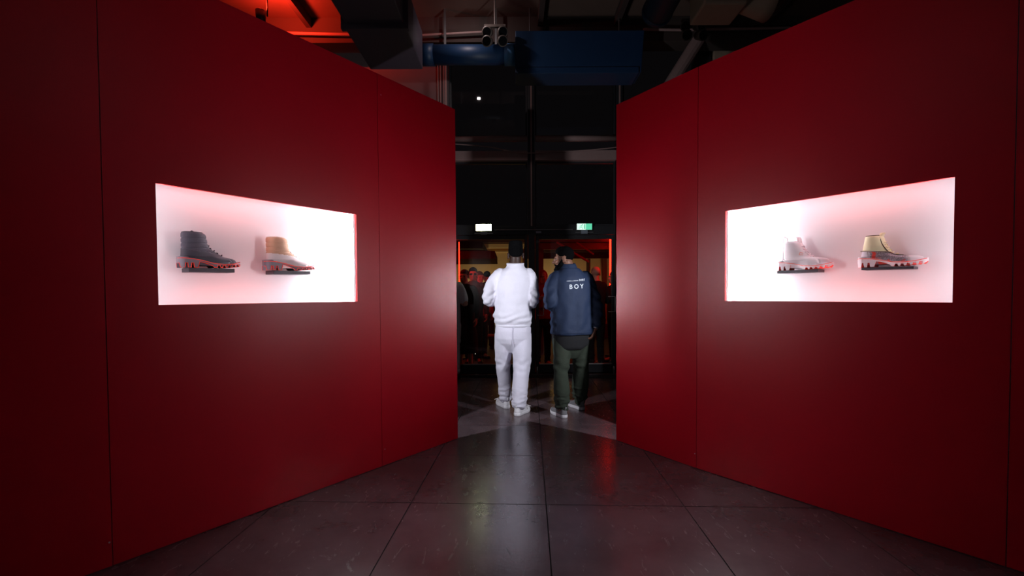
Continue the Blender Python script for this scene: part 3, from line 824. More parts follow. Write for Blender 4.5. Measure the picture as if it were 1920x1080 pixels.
# spotlight clusters on rods
LAMP_BODY = mat('lamp_body', srgb(96, 84, 78), rough=.5)
def spot_cluster(px, py, Y, label):
    c = at(px, py, Y)
    d = empty('spotlight_cluster', tuple(c)); tag(d, label, 'spotlight', 'spotlight clusters under the ceiling'); bpy.context.view_layer.update()
    part('rod', cyl(c + Vector((0, 0, 0.12)), (c.x, c.y, ZC), 0.012, 8), LAMP_BODY, d)
    part('bracket', box(c.x - 0.14, c.x + 0.14, c.y - 0.02, c.y + 0.02, c.z + 0.10, c.z + 0.13), LAMP_BODY, d)
    for sx in (-1, 1):
        for dz, ty in ((0.05, 0.0), (-0.09, 0.04)):
            h = c + Vector((sx * 0.085, 0.02 - ty, dz))
            dr = Vector((sx * 0.25, -0.9, -0.45)).normalized()
            hd = part('lamp_head', tube([h - dr * 0.09, h - dr * 0.05, h + dr * 0.06, h + dr * 0.08], [0.025, 0.05, 0.068, 0.068], n=18, round_ends=False), LAMP_BODY, d, smooth=True)
            part('lens', cyl(h + dr * 0.081, h + dr * 0.084, 0.056, 18), mat('dark_lens', (0.005, 0.005, 0.006), rough=.15), d)
            part('yoke', tube([c + Vector((sx * 0.085, 0, 0.11)), h], 0.010, n=8), LAMP_BODY, d)
spot_cluster(928, 66, 6.0, 'cluster of four dark spotlights hanging above the round blue duct')
spot_cluster(1298, 55, 6.0, 'cluster of four dark spotlights hanging right of the blue air box')

# red stage lamp lighting the ceiling at upper left
c = at(489, 30, 5.6)
d = empty('stage_lamp', tuple(c)); tag(d, 'red stage lamp under the ceiling at upper left, washing it red', 'lamp'); bpy.context.view_layer.update()
part('housing', tube([c + Vector((0, 0, -0.10)), c + Vector((0, 0, 0.06))], [0.05, 0.06], n=16, round_ends=False), BLACK_METAL, d, smooth=True)
part('lens', cyl(c + Vector((0, 0, 0.061)), c + Vector((0, 0, 0.066)), 0.05, 16), mat('red_lens', (0.6, 0.02, 0.01), emit=(1, 0.05, 0.02), emit_s=3), d)
part('yoke', tube([c + Vector((0.08, 0, 0)), c + Vector((0.08, 0, 0.3)), (c.x + 0.08, c.y, ZC)], 0.01, n=8), BLACK_METAL, d)
area('stage_light', c + Vector((0, -0.02, 0.08)), (0.15, 0.4, 0.8), 0.12, 0.12, CEIL_RED_W, (1, 0.04, 0.015), d, spread=160)

# two unseen fill lamps added above the entrance to brighten walls and ducts
for k, (x, y, tgt, lab) in enumerate(((-4.2, -1.2, (1.3, 3.0, 0.9), 'black fill lamp added on the ceiling over the entrance, left one'), (4.2, -1.2, (-1.1, 3.0, 0.9), 'black fill lamp added on the ceiling over the entrance, right one'))):
    c = Vector((x, y, 4.7)); dr = (Vector(tgt) - c).normalized()
    d = empty('fill_lamp', tuple(c)); tag(d, lab, 'lamp', 'fill lamps added over the entrance'); bpy.context.view_layer.update()
    part('housing', tube([c - dr * 0.2, c - dr * 0.15, c + dr * 0.1], [0.05, 0.1, 0.11], n=20, round_ends=False), BLACK_METAL, d, smooth=True)
    part('stem', cyl(c - dr * 0.1, (c.x, c.y, ZC), 0.012, 8), BLACK_METAL, d)
    area('fill_light', c + dr * 0.11, dr, 0.18, 0.18, HALL_FILL_W, (1.0, 0.9, 0.92), d, spread=150)

# exit signs on the header
def exit_sign(px0, px1, py0, py1, label, bright, G, Y=YF - 0.10):
    a = at(px0, py1, Y); b = at(px1, py0, Y)
    d = empty('exit_sign', ((a.x + b.x) / 2, Y, a.z)); tag(d, label, 'exit sign', 'exit signs on the door header'); bpy.context.view_layer.update()
    part('housing', box(a.x, b.x, Y + 0.004, Y + 0.04, a.z, b.z), mat('sign_case', (0.6, 0.6, 0.6)), d, 0.002)
    mid = a.x + (b.x - a.x) * 0.58
    part('light_field', box(a.x + 0.004, mid, Y, Y + 0.003, a.z + 0.004, b.z - 0.004), bright[0], d)
    part('green_field', box(mid, b.x - 0.004, Y, Y + 0.003, a.z + 0.004, b.z - 0.004), bright[1], d)
    # pictogram: running figure and doorway
    y = Y - 0.002
    h = b.z - a.z; cx = a.x + (b.x - a.x) * 0.30; z = a.z
    mb = MB(); mb.add(ell((cx + 0.012, y, z + h * 0.80), (0.010, 0.001, 0.010), 12, 6))
    for p0_, p1_ in (((0.004, .68), (-0.004, .42)), ((-0.004, .42), (0.018, .30)), ((0.018, .30), (0.012, .10)), ((-0.004, .42), (-0.024, .28)), ((-0.024, .28), (-0.040, .28)),
                     ((0.004, .66), (-0.020, .60)), ((-0.020, .60), (-0.026, .46)), ((0.004, .66), (0.024, .54))):
        mb.add(tube([(cx + p0_[0], y, z + h * p0_[1]), (cx + p1_[0], y, z + h * p1_[1])], 0.0045, n=6, flat=0.3, ref=(0, 0, 1)))
    o = mb.build('running_figure', G, d); keep(o, d)
    part('doorway', box(mid - 0.032, mid - 0.006, y - 0.0005, y + 0.0005, z + h * 0.12, z + h * 0.88), G, d)
    part('bracket', box(a.x - 0.02, b.x + 0.02, Y + 0.01, Y + 0.03, a.z - 0.042, a.z - 0.030), STEEL, d)
    part('bracket_foot', box((a.x + b.x) / 2 - 0.05, (a.x + b.x) / 2 + 0.05, Y + 0.0, Y + 0.06, a.z - 0.058, a.z - 0.001), mat('bracket_pale', srgb(130, 138, 150)), d)
E1 = mat('sign_blown', (0.8, 0.8, 0.7), emit=(1.0, 1.0, 0.62), emit_s=24.0)
E1g = mat('sign_blown_green', (0.6, 0.8, 0.6), emit=(0.8, 1.0, 0.62), emit_s=14.0)
E2 = mat('sign_white', (0.8, 0.8, 0.8), emit=(0.72, 1.0, 0.85), emit_s=1.0)
E2g = mat('sign_green', (0.1, 0.5, 0.3), emit=(0.12, 0.72, 0.42), emit_s=0.85)
exit_sign(892, 921.5, 420, 433, 'glaring white-green exit sign above the left glass door', (E1, E1g), mat('sign_blown_print', (0.6, 0.8, 0.5), emit=(0.75, 1.0, 0.7), emit_s=8.0))
exit_sign(1081.5, 1110.5, 418.8, 431, 'green and white running-man exit sign above the right glass door', (E2, E2g), mat('sign_green_print', (0.0, 0.3, 0.14), emit=(0.25, 0.75, 0.5), emit_s=0.8))
a = at(1005, 437, YF - 0.06); b = at(1015, 433.5, YF - 0.06)
o = MB().add(box(a.x, b.x, YF - 0.06, YF - 0.045, a.z, b.z)).build('name_plate', mat('plate_pale', srgb(190, 190, 205)), bevel=0.001); tag(o, 'tiny pale plate on the door header above the middle post', 'plate')
a = at(927, 432, YF - 0.08); b = at(1074, 430.5, YF - 0.08)
o = MB().add(box(a.x, b.x, YF - 0.09, YF - 0.045, a.z, b.z + 0.006)).build('closer_track', mat('track_grey', srgb(110, 104, 104), rough=.4), bevel=0.002); tag(o, 'slim grey closer track along the header between the exit signs', 'rail')

# ================================================================== TERRACE OUTSIDE
gr = MB().add(box(-9, 9, YF + 0.1, 18, -0.06, -0.003)).build('ground', GROUND); tag(gr, kind='structure')
d = empty('terrace_building', (0, 13.2, 0)); tag(d, 'cream rendered building across the terrace, seen through the doors', 'building'); bpy.context.view_layer.update()
part('wall', box(-7, 7, 13.2, 13.5, -0.003, 2.75), CREAM, d)
part('cornice', box(-7, 7, 13.08, 13.2, 2.62, 2.75), CREAM, d, 0.01)
part('moulding', box(-7, 7, 13.14, 13.2, 2.50, 2.54), CREAM, d, 0.005)
part('plinth', box(-7, 7, 13.12, 13.2, -0.003, 0.4), mat('plinth_dark', srgb(80, 66, 56)), d)
part('roof', box(-7, 7, 12.9, 14.5, 2.76, 2.95), DARK_WOOD, d)
for xx in (0.35, 2.6):
    part('downpipe', cyl((xx, 13.12, 0.4), (xx, 13.12, 2.5), 0.04, 10), CREAM, d, smooth=True)
    part('vent', box(xx - 0.42, xx - 0.34, 13.16, 13.2, 1.9, 2.25), DARK_WOOD, d)
for k, (x, lab) in enumerate(((-0.9, 'small wash lamp added on the ground before the cream building, left one'), (1.3, 'small wash lamp added on the ground before the cream building, right one'))):  # lamps added to wash the cream wall with warm light
    d = empty('wash_lamp', (x, 12.2, 0)); tag(d, lab, 'lamp', 'added terrace wash lamps'); bpy.context.view_layer.update()
    part('post', cyl((x, 12.2, 0), (x, 12.2, 0.35), 0.02, 10), BLACK_METAL, d)
    part('head', tube([(x, 12.2, 0.34), (x, 12.2, 0.42)], [0.06, 0.08], n=14, round_ends=False), BLACK_METAL, d)
    area('wash_light', (x, 12.2, 0.44), (0, 0.55, 0.8), 0.15, 0.15, TERR_W, (1.0, 0.78, 0.42), d, spread=150)

def parasol(x, y, zt, hw, label, rz=0.0):
    d = empty('parasol', (x, y, 0), 0); tag(d, label, 'parasol', 'dark parasols on the terrace'); bpy.context.view_layer.update()
    part('base', box(x - 0.3, x + 0.3, y - 0.3, y + 0.3, 0, 0.08), BLACK_METAL, d, 0.01)
    part('pole', cyl((x, y, 0.08), (x, y, zt + 0.02), 0.025, 12), DARK_WOOD, d, smooth=True)
    q = 0.9; h = 0.16
    V = [(x - hw, y - hw * q, zt - 0.22), (x + hw, y - hw * q, zt - 0.22), (x + hw, y + hw * q, zt - 0.22), (x - hw, y + hw * q, zt - 0.22)]
    V2 = [(a_, b_, c_ + h) for a_, b_, c_ in V]
    V3 = [(x + (a_ - x) * 0.55, y + (b_ - y) * 0.55, zt) for a_, b_, c_ in V]
    o = part('canopy', loft([V, V2, V3]), DARK_CANVAS, d)
    for sx in (-1, 1):
        for sy in (-1, 1): part('rib', cyl((x, y, zt - 0.02), (x + sx * hw, y + sy * hw * q, zt - 0.20), 0.012, 8), DARK_WOOD, d)
    part('finial', tube([(x, y, zt), (x, y, zt + 0.1)], [0.03, 0.015], n=10), DARK_WOOD, d)
parasol(-1.28, 10.2, 2.24, 0.93, 'nearer dark parasol left of the man in white, seen through the glass')
parasol(-1.85, 12.0, 2.62, 1.15, 'farther and higher dark parasol left of the man in white')

# pergola on the right with reddish slats
d = empty('pergola', (1.6, 10, 0)); tag(d, 'dark timber pergola behind the right glass door, catching red light', 'pergola'); bpy.context.view_layer.update()
for xx in (0.62, 3.0):
    for yy in (9.6, 12.0): part('post', box(xx - 0.05, xx + 0.05, yy - 0.05, yy + 0.05, 0, 2.22), DARK_WOOD, d)
for yy in (9.6, 12.0): part('beam', box(0.4, 3.4, yy - 0.04, yy + 0.04, 2.22, 2.36), DARK_WOOD, d)
for k in range(9):
    yy = 9.4 + 0.34 * k; part('slat', box(0.3, 3.5, yy - 0.03, yy + 0.03, 2.362, 2.44), DARK_WOOD, d)
p = at(1045, 455, 9.0); q = at(1102, 490, 9.0)
part('diagonal_rod', tube([p, q], 0.022, n=8), mat('red_lit_rod', srgb(150, 20, 30), rough=.4), d)  # the red light on both rods is put into their colour
p = at(1082, 455, 9.1); q = at(1112, 476, 9.1)
part('diagonal_rod', tube([p, q], 0.018, n=8), mat('red_lit_rod', srgb(150, 20, 30), rough=.4), d)

# neon tubes
NEON = mat('neon_red', (0.8, 0.05, 0.02), emit=(1.0, 0.008, 0.003), emit_s=NEON_E)
def neon(px, Y, r, z0, z1, label):
    p = at(px, 500, Y)
    d = empty('neon_tube', (p.x, Y, 0)); tag(d, label, 'neon light', 'upright red neon tubes'); bpy.context.view_layer.update()
    part('base', cyl((p.x, Y, 0), (p.x, Y, 0.03), 0.12, 20), BLACK_METAL, d)
    part('stand', cyl((p.x, Y, 0.03), (p.x, Y, z0), 0.018, 10), BLACK_METAL, d)
    part('tube', cyl((p.x, Y, z0), (p.x, Y, z1), r, 14), NEON, d, smooth=True)
    part('end_cap', cyl((p.x, Y, z1), (p.x, Y, z1 + 0.03), r * 1.2, 12), BLACK_METAL, d)
neon(861, 8.9, 0.009, 0.5, 2.31, 'thin red neon tube beside the left red wall, outside the glass')
neon(1145, 9.2, 0.027, 0.5, 2.40, 'thick red neon tube beside the right red wall, outside the glass')
# red floodlights added outside over the doors to redden the crowd
for x, tx, lab in ((-1.25, 0.35, 'red floodlight added outside over the left glass door'), (2.05, -0.75, 'red floodlight added outside over the right glass door')):
    c = Vector((x, YF + 0.35, 2.30)); dr = Vector((tx, 0.75, -0.55)).normalized()
    d = empty('floodlight', tuple(c)); tag(d, lab, 'lamp', 'added red floodlights over the doors'); bpy.context.view_layer.update()
    part('housing', tube([c - dr * 0.08, c + dr * 0.02], [0.06, 0.08], n=16, round_ends=False), BLACK_METAL, d, smooth=True)
    part('arm', tube([c - dr * 0.05, (c.x, YF + 0.09, 2.34)], 0.012, n=8), BLACK_METAL, d)
    area('red_fill_light', c + dr * 0.03, dr, 0.1, 0.1, FLOOD_W, (1, 0.03, 0.02), d, spread=140)
# one small downlight, added under the hall ceiling to brighten the glass front
c = Vector((-0.62, 5.7, 5.08))
d = empty('downlight', tuple(c)); tag(d, 'small white downlight added under the hall ceiling to brighten the glass front', 'lamp'); bpy.context.view_layer.update()
part('housing', tube([c + Vector((0, 0, 0.115)), c + Vector((0, 0.01, 0.0))], [0.05, 0.05], n=14, round_ends=False), BLACK_METAL, d, smooth=True)
area('front_fill_light', c + Vector((0, 0.012, -0.006)), (0.15, 0.7, -0.7), 0.05, 0.05, DOWN_W, (1, 0.82, 0.82), d, spread=150)
# slim light columns added unseen behind the walls for highlights on the opposite ends
for x, y, tgt, lab in ((-1.47, 4.26, RA, 'slim white light column added unseen behind the left red wall'), (1.95, 4.29, LA, 'slim white light column added unseen behind the right red wall')):
    c = Vector((x, y, 0)); dr = (Vector((tgt.x, tgt.y, 0)) - c).normalized(); s_ = Vector((-dr.y, dr.x, 0))
    d = empty('light_column', tuple(c)); tag(d, lab, 'lamp', 'light columns added behind the red walls'); bpy.context.view_layer.update()
    part('base', cyl((x, y, 0), (x, y, 0.03), 0.14, 20), BLACK_METAL, d)
    part('pole', cyl((x, y, 0.03), (x, y, 1.02), 0.018, 10), BLACK_METAL, d)
    part('lamp_box', loft([[c + s_ * a + dr * b + Vector((0, 0, z)) for a, b in ((-.05, -.04), (.05, -.04), (.05, .03), (-.05, .03))] for z in (1.02, 1.70)]), BLACK_METAL, d)
    area('column_light', c + dr * 0.036 + Vector((0, 0, 1.36)), dr, 0.08, 0.60, COLUMN_W, (0.95, 0.96, 1.0), d, spread=50)
# small lights on the terrace floor
for px, py, lab in ((911, 642, 'tiny white lantern glinting behind the woman in black, higher one'), (893, 663, 'tiny white lantern glinting behind the woman in black, lower one')):
    Y = 9.5 if py < 650 else 8.7; p = at(px, py, Y)
    d = empty('floor_lantern', (p.x, Y, 0)); tag(d, lab, 'lantern', 'terrace floor lanterns'); bpy.context.view_layer.update()
    part('body', cyl((p.x, Y, 0), (p.x, Y, p.z - 0.01), 0.03, 12), BLACK_METAL, d)
    part('glow', ell((p.x, Y, p.z), (0.022, 0.022, 0.014), 12, 8), mat('lantern_glow', (1, 1, 1), emit=(1, 0.92, 0.8), emit_s=4), d)
# low wooden bench catching the red light
p = at(905, 668, 9.2)
d = empty('wooden_bench', (p.x, 9.55, 0)); tag(d, 'low wooden bench on the terrace catching orange light behind the man in white', 'bench'); bpy.context.view_layer.update()
for k in range(3): part('slat', box(p.x - 0.5, p.x + 0.5, 9.38 + 0.11 * k, 9.47 + 0.11 * k, 0.40, 0.43), mat('bench_wood', srgb(150, 92, 50), rough=.5, noise_amt=.3, noise_scale=12), d)
for sx in (-0.45, 0.45):
    for yy in (9.41, 9.66): part('leg', box(p.x + sx - 0.025, p.x + sx + 0.025, yy - 0.025, yy + 0.025, 0, 0.40), mat('bench_wood', srgb(150, 92, 50)), d)

# ================================================================== PEOPLE
def rot_about(vf, yaw, c, pitch=0.0, roll=0.0):
    M = Matrix.Translation(Vector(c)) @ Matrix.Rotation(yaw, 4, 'Z') @ Matrix.Rotation(pitch, 4, 'X') @ Matrix.Rotation(roll, 4, 'Y')
    return xform(vf, M)
def head_parts(c, yaw, pitch=0.0, s=1.0):
    """head shapes around c (ear level), face towards +Y before yaw"""
    P = []
    def a(vf): P.append(vf)
    a(ell((0, -.012, .042), (.077, .097, .084), 20, 12)); a(ell((0, .028, -.028), (.062, .068, .086), 20, 12))
    a(ell((0, .052, -.088), (.040, .044, .036))); a(ell((0, .03, -.07), (.054, .06, .045)))
    a(tube([(0, .094, .014), (0, .106, -.008), (0, .116, -.026)], [.009, .011, .015], n=10))
    for sx in (-1, 1):
        a(ell((sx * .012, .104, -.031), (.010, .012, .009), 10, 6))
        a(ell((sx * .040, .066, -.026), (.024, .026, .022), 12, 8))
        a(ell((sx * .079, -.012, -.008), (.011, .021, .034), 12, 8, rot=(-.25, 'X')))
        a(ell((sx * .082, -.004, -.030), (.008, .010, .012), 10, 6))
        a(tube([(sx * .082, -.030, .012), (sx * .088, -.016, .024), (sx * .086, .002, .016)], .006, n=8))
    a(tube([(-.040, .080, .024), (0, .090, .022), (.040, .080, .024)], [.011, .013, .011], n=10))
    a(tube([(-.022, .092, -.060), (0, .102, -.058), (.022, .092, -.060)], [.006, .009, .006], n=8))
    a(tube([(-.018, .090, -.073), (0, .100, -.074), (.018, .090, -.073)], [.006, .0095, .006], n=8))
    return [rot_about(xform(v, Matrix.Scale(s, 4)), yaw, c, pitch) for v in P]
def neck_parts(head_c, base, r=.056):
    hc = Vector(head_c); b = Vector(base)
    return [tube([hc + Vector((0, -.012, -.03)), hc.lerp(b, .5) + Vector((0, -.005, 0)), b, b + Vector((0, 0, -.05))], [r, r, r * 1.12, r * 1.5], n=18)]
def hand_parts(wrist, d, palm_n, curl=0.5, side=1, s=1.0):
    """wrist, direction of the hand, palm normal (fingers curl towards it); side = +1 thumb on +x of the hand frame"""
    d = Vector(d).normalized(); pn = Vector(palm_n); pn = (pn - d * pn.dot(d)).normalized(); x = d.cross(pn) * side
    W = Vector(wrist); P = []
    def pt(a, b, c): return W + x * (a * s) + d * (b * s) + pn * (c * s)
    P.append(tube([pt(0, -.03, 0), pt(0, .015, 0), pt(.002, .05, 0), pt(.002, .085, .002)], [.026 * s, .030 * s, .039 * s, .038 * s], n=14, flat=.42, ref=x))
    for k, (ox, ln) in enumerate(((.031, .070), (.010, .080), (-.011, .074), (-.031, .058))):
        ang = 0.0; p = pt(ox, .085, .002); pts = [p - d * .02 * s, p]; dirv = d.copy()
        for q, fr_ in enumerate((.45, .32, .25)):
            ang += curl * (0.75 + .12 * k) * (0.6 if q == 0 else 1.0)
            dirv = d * math.cos(ang) + pn * math.sin(ang) + x * (ox * .8)
            p = p + dirv.normalized() * (ln * fr_ * s); pts.append(p)
        P.append(tube(pts, [.0095 * s, .0095 * s, .009 * s, .0082 * s, .0072 * s], n=10))
    tpts = [pt(.020, .012, .004), pt(.042, .035, .012), pt(.052, .060, .022), pt(.050, .082, .032)]
    P.append(tube(tpts, [.014 * s, .0125 * s, .011 * s, .009 * s], n=10))
    return P
def shoe(root, heel, yaw, L, mats, style='sneaker', name='shoe'):
    """shoe with its sole on the floor; heel = (x,y) of the back of the heel in the person's frame"""
    M = Matrix.Translation(Vector((heel[0], heel[1], 0))) @ Matrix.Rotation(yaw, 4, 'Z')
    k = L / .29
    def hw(y):
        w_ = .036 + .013 * math.exp(-((y - .20) / .06) ** 2)
        if y < .03: w_ *= math.sqrt(max(.03, 1 - ((.03 - y) / .031) ** 2))
        if y > .235: w_ *= math.sqrt(max(.03, 1 - ((y - .235) / .056) ** 2))
        return w_
    def ring(h, ybk, yft, wsc):
        out = []
        N = 30
        for i in range(N): y = ybk + (yft - ybk) * i / (N - 1); out.append((hw(.29 * (y - ybk) / (yft - ybk)) * wsc, y, h))
        for i in range(N - 1, -1, -1): y = ybk + (yft - ybk) * i / (N - 1); out.append((-hw(.29 * (y - ybk) / (yft - ybk)) * wsc, y, h))
        return out
    def lift(r, amt):  # toe spring
        return [(x, y, z + max(0, (y - .20) / .09) ** 2 * amt) for x, y, z in r]
    up = [ring(.024, .006, .286, .98), ring(.040, .004, .285, .97), ring(.052, .006, .272, .93), ring(.062, .008, .235, .88), ring(.072, .010, .195, .84),
          ring(.084, .012, .160, .82), ring(.098, .012, .128, .84), ring(.108, .010, .112, .84)]
    V, Fc = loft([lift(r, .012) for r in up])
    Mk = M @ Matrix.Scale(k, 4)
    sh = link(name, new_mesh(name, [Mk @ Vector(v) for v in V], Fc, [mats[0]], smooth=True), None, root)
    so = [lift(ring(0.0, .004, .284, .97), .010), lift(ring(.008, .0, .290, 1.04), .010), lift(ring(.022, .0, .290, 1.06), .012), lift(ring(.032, .003, .287, 1.02), .012)]
    V, Fc = loft(so)
    link('sole', new_mesh('sole', [Mk @ Vector(v) for v in V], Fc, [mats[1]], smooth=False), None, sh)
    for q in range(4):
        y = .125 + .026 * q; z = .097 - .0125 * q
        V, Fc = tube([(-.024, y - .006, z - .006), (0, y + .004, z + .006), (.024, y - .006, z - .006)], .0035, n=6)
        link('lace', new_mesh('lace', [Mk @ Vector(v) for v in V], Fc, [mats[2]], smooth=True), None, sh)
    V, Fc = tube([(0, .010, .085), (0, -.004, .112), (0, .004, .128), (0, .014, .108)], .0055, n=8)
    link('pull_tab', new_mesh('pull_tab', [Mk @ Vector(v) for v in V], Fc, [mats[2]], smooth=True), None, sh)
    return sh
def eyes(root, c, yaw, pitch=0.0):
    for sx in (-1, 1):
        e = rot_about(ell((sx * .031, .073, .002), (.0120, .0120, .0100), 12, 8), yaw, c, pitch)
        o = MB().add(e).build('eye', mat('eye_white', (.14, .12, .11), rough=.5), root, smooth=True)
        e = rot_about(ell((sx * .031, .0822, .002), (.006, .004, .006), 10, 6), yaw, c, pitch)
        MB().add(e).build('iris', mat('iris_dark', (.02, .012, .008), rough=.15), o, smooth=True)

SKIN_D = mat('skin_deep', srgb(58, 38, 33), rough=.5, noise_amt=.08, noise_scale=30)
SKIN_M = mat('skin_brown', srgb(120, 82, 66), rough=.5, noise_amt=.08, noise_scale=30)
SKIN_L = mat('skin_light', srgb(205, 150, 128), rough=.5, noise_amt=.06, noise_scale=30)
HAIR_B = mat('hair_black', (.003, .003, .0035), rough=1.0, spec=.05, bump=.6, bump_scale=350)
HAIR_BR = mat('hair_brown', srgb(60, 36, 26), rough=.7, bump=.5, bump_scale=250)
WHITE_KNIT = mat('white_knit', srgb(225, 222, 236), rough=.9, noise_amt=.05, noise_scale=120, bump=.35, bump_scale=260)
WHITE_FLEECE = mat('white_fleece', srgb(218, 214, 230), rough=.92, noise_amt=.04, noise_scale=90, bump=.3, bump_scale=200)
NAVY = mat('navy_nylon', srgb(32, 45, 72), rough=.72, spec=.3, noise_amt=.10, noise_scale=18, bump=.15, bump_scale=60)
BLACK_CLOTH = mat('black_cotton', srgb(20, 20, 24), rough=.9)
OLIVE = mat('olive_twill', srgb(50, 58, 47), rough=.9, noise_amt=.15, noise_scale=25, bump=.25, bump_scale=120)
SNK_GREY = mat('sneaker_grey', srgb(122, 120, 124), rough=.75, noise_amt=.1, noise_scale=60)
SNK_WHITE = mat('sneaker_white', srgb(226, 222, 228), rough=.55)
BLACK_SHOE = mat('black_shoe', (.012, .012, .014), rough=.35)

def fold(co, off, leg_hem=None):
    v = .009 * fnoise(co, 6, (1.2, 1.2, .45), off) + .0035 * fnoise(co, 15, (1, 1, .8), off + 3)
    if leg_hem is not None:   # stacked creases towards the hem
        t = max(0, 1 - (co.z - leg_hem) / .22)
        v += t * (.016 * fnoise(co, 13, (.6, .6, 2.1), off + 9) + .008 * fnoise(co, 30, (.6, .6, 1.6), off + 2))
        kn = math.exp(-((co.z - .52) / .09) ** 2); v += kn * .012 * fnoise(co, 12, (1.0, 1.0, 1.6), off + 5)
    return v

# ---------------------------------------------------------------- man in white
OA = Vector((0.01, 4.88, 0))
A_ = empty('person', tuple(OA))
tag(A_, 'man in an all-white sweatshirt and trousers, seen from behind walking to the doors', 'person')
HCA = (.032, .0, 1.694)
bp_ = head_parts(HCA, R(4)) + neck_parts(HCA, (.028, -.022, 1.57), .058)
bp_ += [loft(interp_rings([(.90, 0, 0, .15, .10), (1.05, 0, 0, .145, .095), (1.25, .01, 0, .165, .105), (1.42, .015, 0, .175, .10), (1.50, .02, -.01, .13, .085), (1.55, .025, -.015, .075, .07)], 3))]
for sx, el, wr_ in ((-1, (-.265, -.03, 1.225), (-.11, .235, 1.21)), (1, (.205, -.025, 1.195), (.13, .235, 1.21))):
    bp_.append(limb([(sx * .17 + .015, -.005, 1.46), (sx * .225, -.02, 1.34), el, ((el[0] + wr_[0]) / 2, (el[1] + wr_[1]) / 2, 1.21), wr_], [.055, .047, .042, .040, .029]))
    bp_ += hand_parts(wr_, (-sx * .45, .85, .08), (-sx * .7, -.3, .3), .55, side=sx)
LEGS_A = ((-1, (-.095, .0, .86), (-.112, .085, .50), (-.092, .175, .085), R(24)), (1, (.10, -.0, .86), (.098, -.06, .50), (.060, -.140, .085), R(-28)))
for sx, hp, kn, an, yw in LEGS_A:
    bp_.append(limb([hp, kn, an], [.085, .055, .040]))
    bp_.append(limb([an, (an[0] - math.sin(yw) * .05, an[1] + math.cos(yw) * .05, .055), (an[0] - math.sin(yw) * .16, an[1] + math.cos(yw) * .16, .045)], [.038, .036, .028]))
link('body', fuse('body', bp_, .0055, 3), SKIN_D, A_)
eyes(A_, HCA, R(4))
hp_ = [ell((0, -.016, .044), (.0805, .1015, .092), 22, 14), loft([ering(0, -.010, z, rx, ry, n=28, p=2.5) for z, rx, ry in ((.01, .050, .065), (.045, .072, .088), (.08, .077, .094), (.12, .075, .091), (.148, .067, .083), (.154, .054, .07))])]
hp_ = [rot_about(v, R(4), HCA) for v in hp_]
hz = HCA[2]
def cutA(co):
    y = co.y - HCA[1]
    return hz + .012 + .05 * min(1, max(0, (y - .05) / .03)) - .030 * min(1, max(0, (-y - .03) / .04)) - co.z
link('hair', fuse('hair', hp_, .004, 3, disp=lambda co: .002 * fnoise(co, 70), cut=cutA), HAIR_B, A_)
top = [loft(interp_rings([(.925, .0, 0, .180, .132), (.945, .0, 0, .190, .140), (.965, .0, 0, .196, .145), (1.0, -.002, -.005, .206, .158), (1.06, -.002, -.005, .204, .156), (1.16, .000, -.004, .197, .150), (1.28, .004, -.006, .203, .148),
        (1.40, .014, -.008, .214, .142), (1.47, .018, -.010, .198, .130), (1.525, .022, -.014, .150, .110), (1.56, .026, -.016, .105, .092)], 4, n=40, p=2.3)),
       loft([ering(.028, -.020, z, r_, r_ * .97, n=28, tilt=.12) for z, r_ in ((1.54, .110), (1.57, .100), (1.595, .092), (1.603, .086))])]
for sx, el in ((-1, (-.256, -.035, 1.225)), (1, (.205, -.030, 1.195))):
    e2 = (el[0] * .86 + (-.012 if sx < 0 else .0), .10, 1.205)
    wr_ = (-.125 if sx < 0 else .155, .205, 1.21)
    top.append(limb([(sx * .150 + .015, -.01, 1.475), (sx * .210 - .012, -.025, 1.36), el, e2, wr_], [.084, .080, .071, .064, .047], n=22, sub=5))
def dispA(co):
    v = .006 * fnoise(co, 8, (1, 1, 1.5), 1.3) + .003 * fnoise(co, 19, (1, 1, 1), 4)
    if co.z < 1.12: v += .007 * math.exp(-((co.z - 1.02) / .05) ** 2) * math.sin(co.z * 75 - co.x * 26 + 3 * fnoise(co, 6))
    if abs(co.x) > .19 and co.z < 1.32: v += .005 * math.sin(co.z * 70 + co.x * 45 * (1 if co.x > 0 else -1) + 2 * fnoise(co, 9))
    return v
sw = link('sweatshirt', fuse('sweatshirt', top, .0075, 3, disp=dispA), WHITE_KNIT, A_)
link('hem_band', new_mesh('hem_band', *loft([ering(0, 0, z, rx, ry, n=48, p=2.3) for z, rx, ry in ((.918, .176, .128), (.922, .186, .138), (.945, .193, .143), (.952, .188, .138))]), [WHITE_KNIT], smooth=True), None, sw)
link('collar_band', new_mesh('collar_band', *tube([(x, y, z) for x, y, z in ering(.028, -.020, 1.600, .086, .084, n=32, tilt=.12)] + [ering(.028, -.020, 1.600, .086, .084, n=32, tilt=.12)[0]], .011, n=8, round_ends=False), [WHITE_KNIT], smooth=True), None, sw)
tr = [loft(interp_rings([(.64, 0, .0, .06, .05), (.69, 0, .0, .115, .085), (.745, 0, .0, .168, .118), (.80, 0, 0, .190, .135), (.88, 0, 0, .192, .138), (.955, 0, 0, .180, .130)], 4, n=36, p=2.4))]
tr.append(limb([(-.092, .0, .84), (-.103, .03, .68), (-.112, .085, .48), (-.100, .14, .26), (-.092, .170, .115)], [.106, .098, .078, .070, .070], n=24, sub=5))
tr.append(limb([(.092, 0, .84), (.092, -.025, .68), (.088, -.060, .48), (.070, -.11, .26), (.058, -.138, .105)], [.106, .104, .090, .084, .076], n=24, sub=5))
trs = link('trousers', fuse('trousers', tr, .0075, 3, disp=lambda co: fold(co, 2.1, .10)), WHITE_FLEECE, A_)
link('seam', new_mesh('seam', *tube([(.0, -.142, .93), (-.005, -.145, .86), (-.004, -.138, .78), (0, -.118, .72)], .0022, n=6), [WHITE_FLEECE], smooth=True), None, trs)
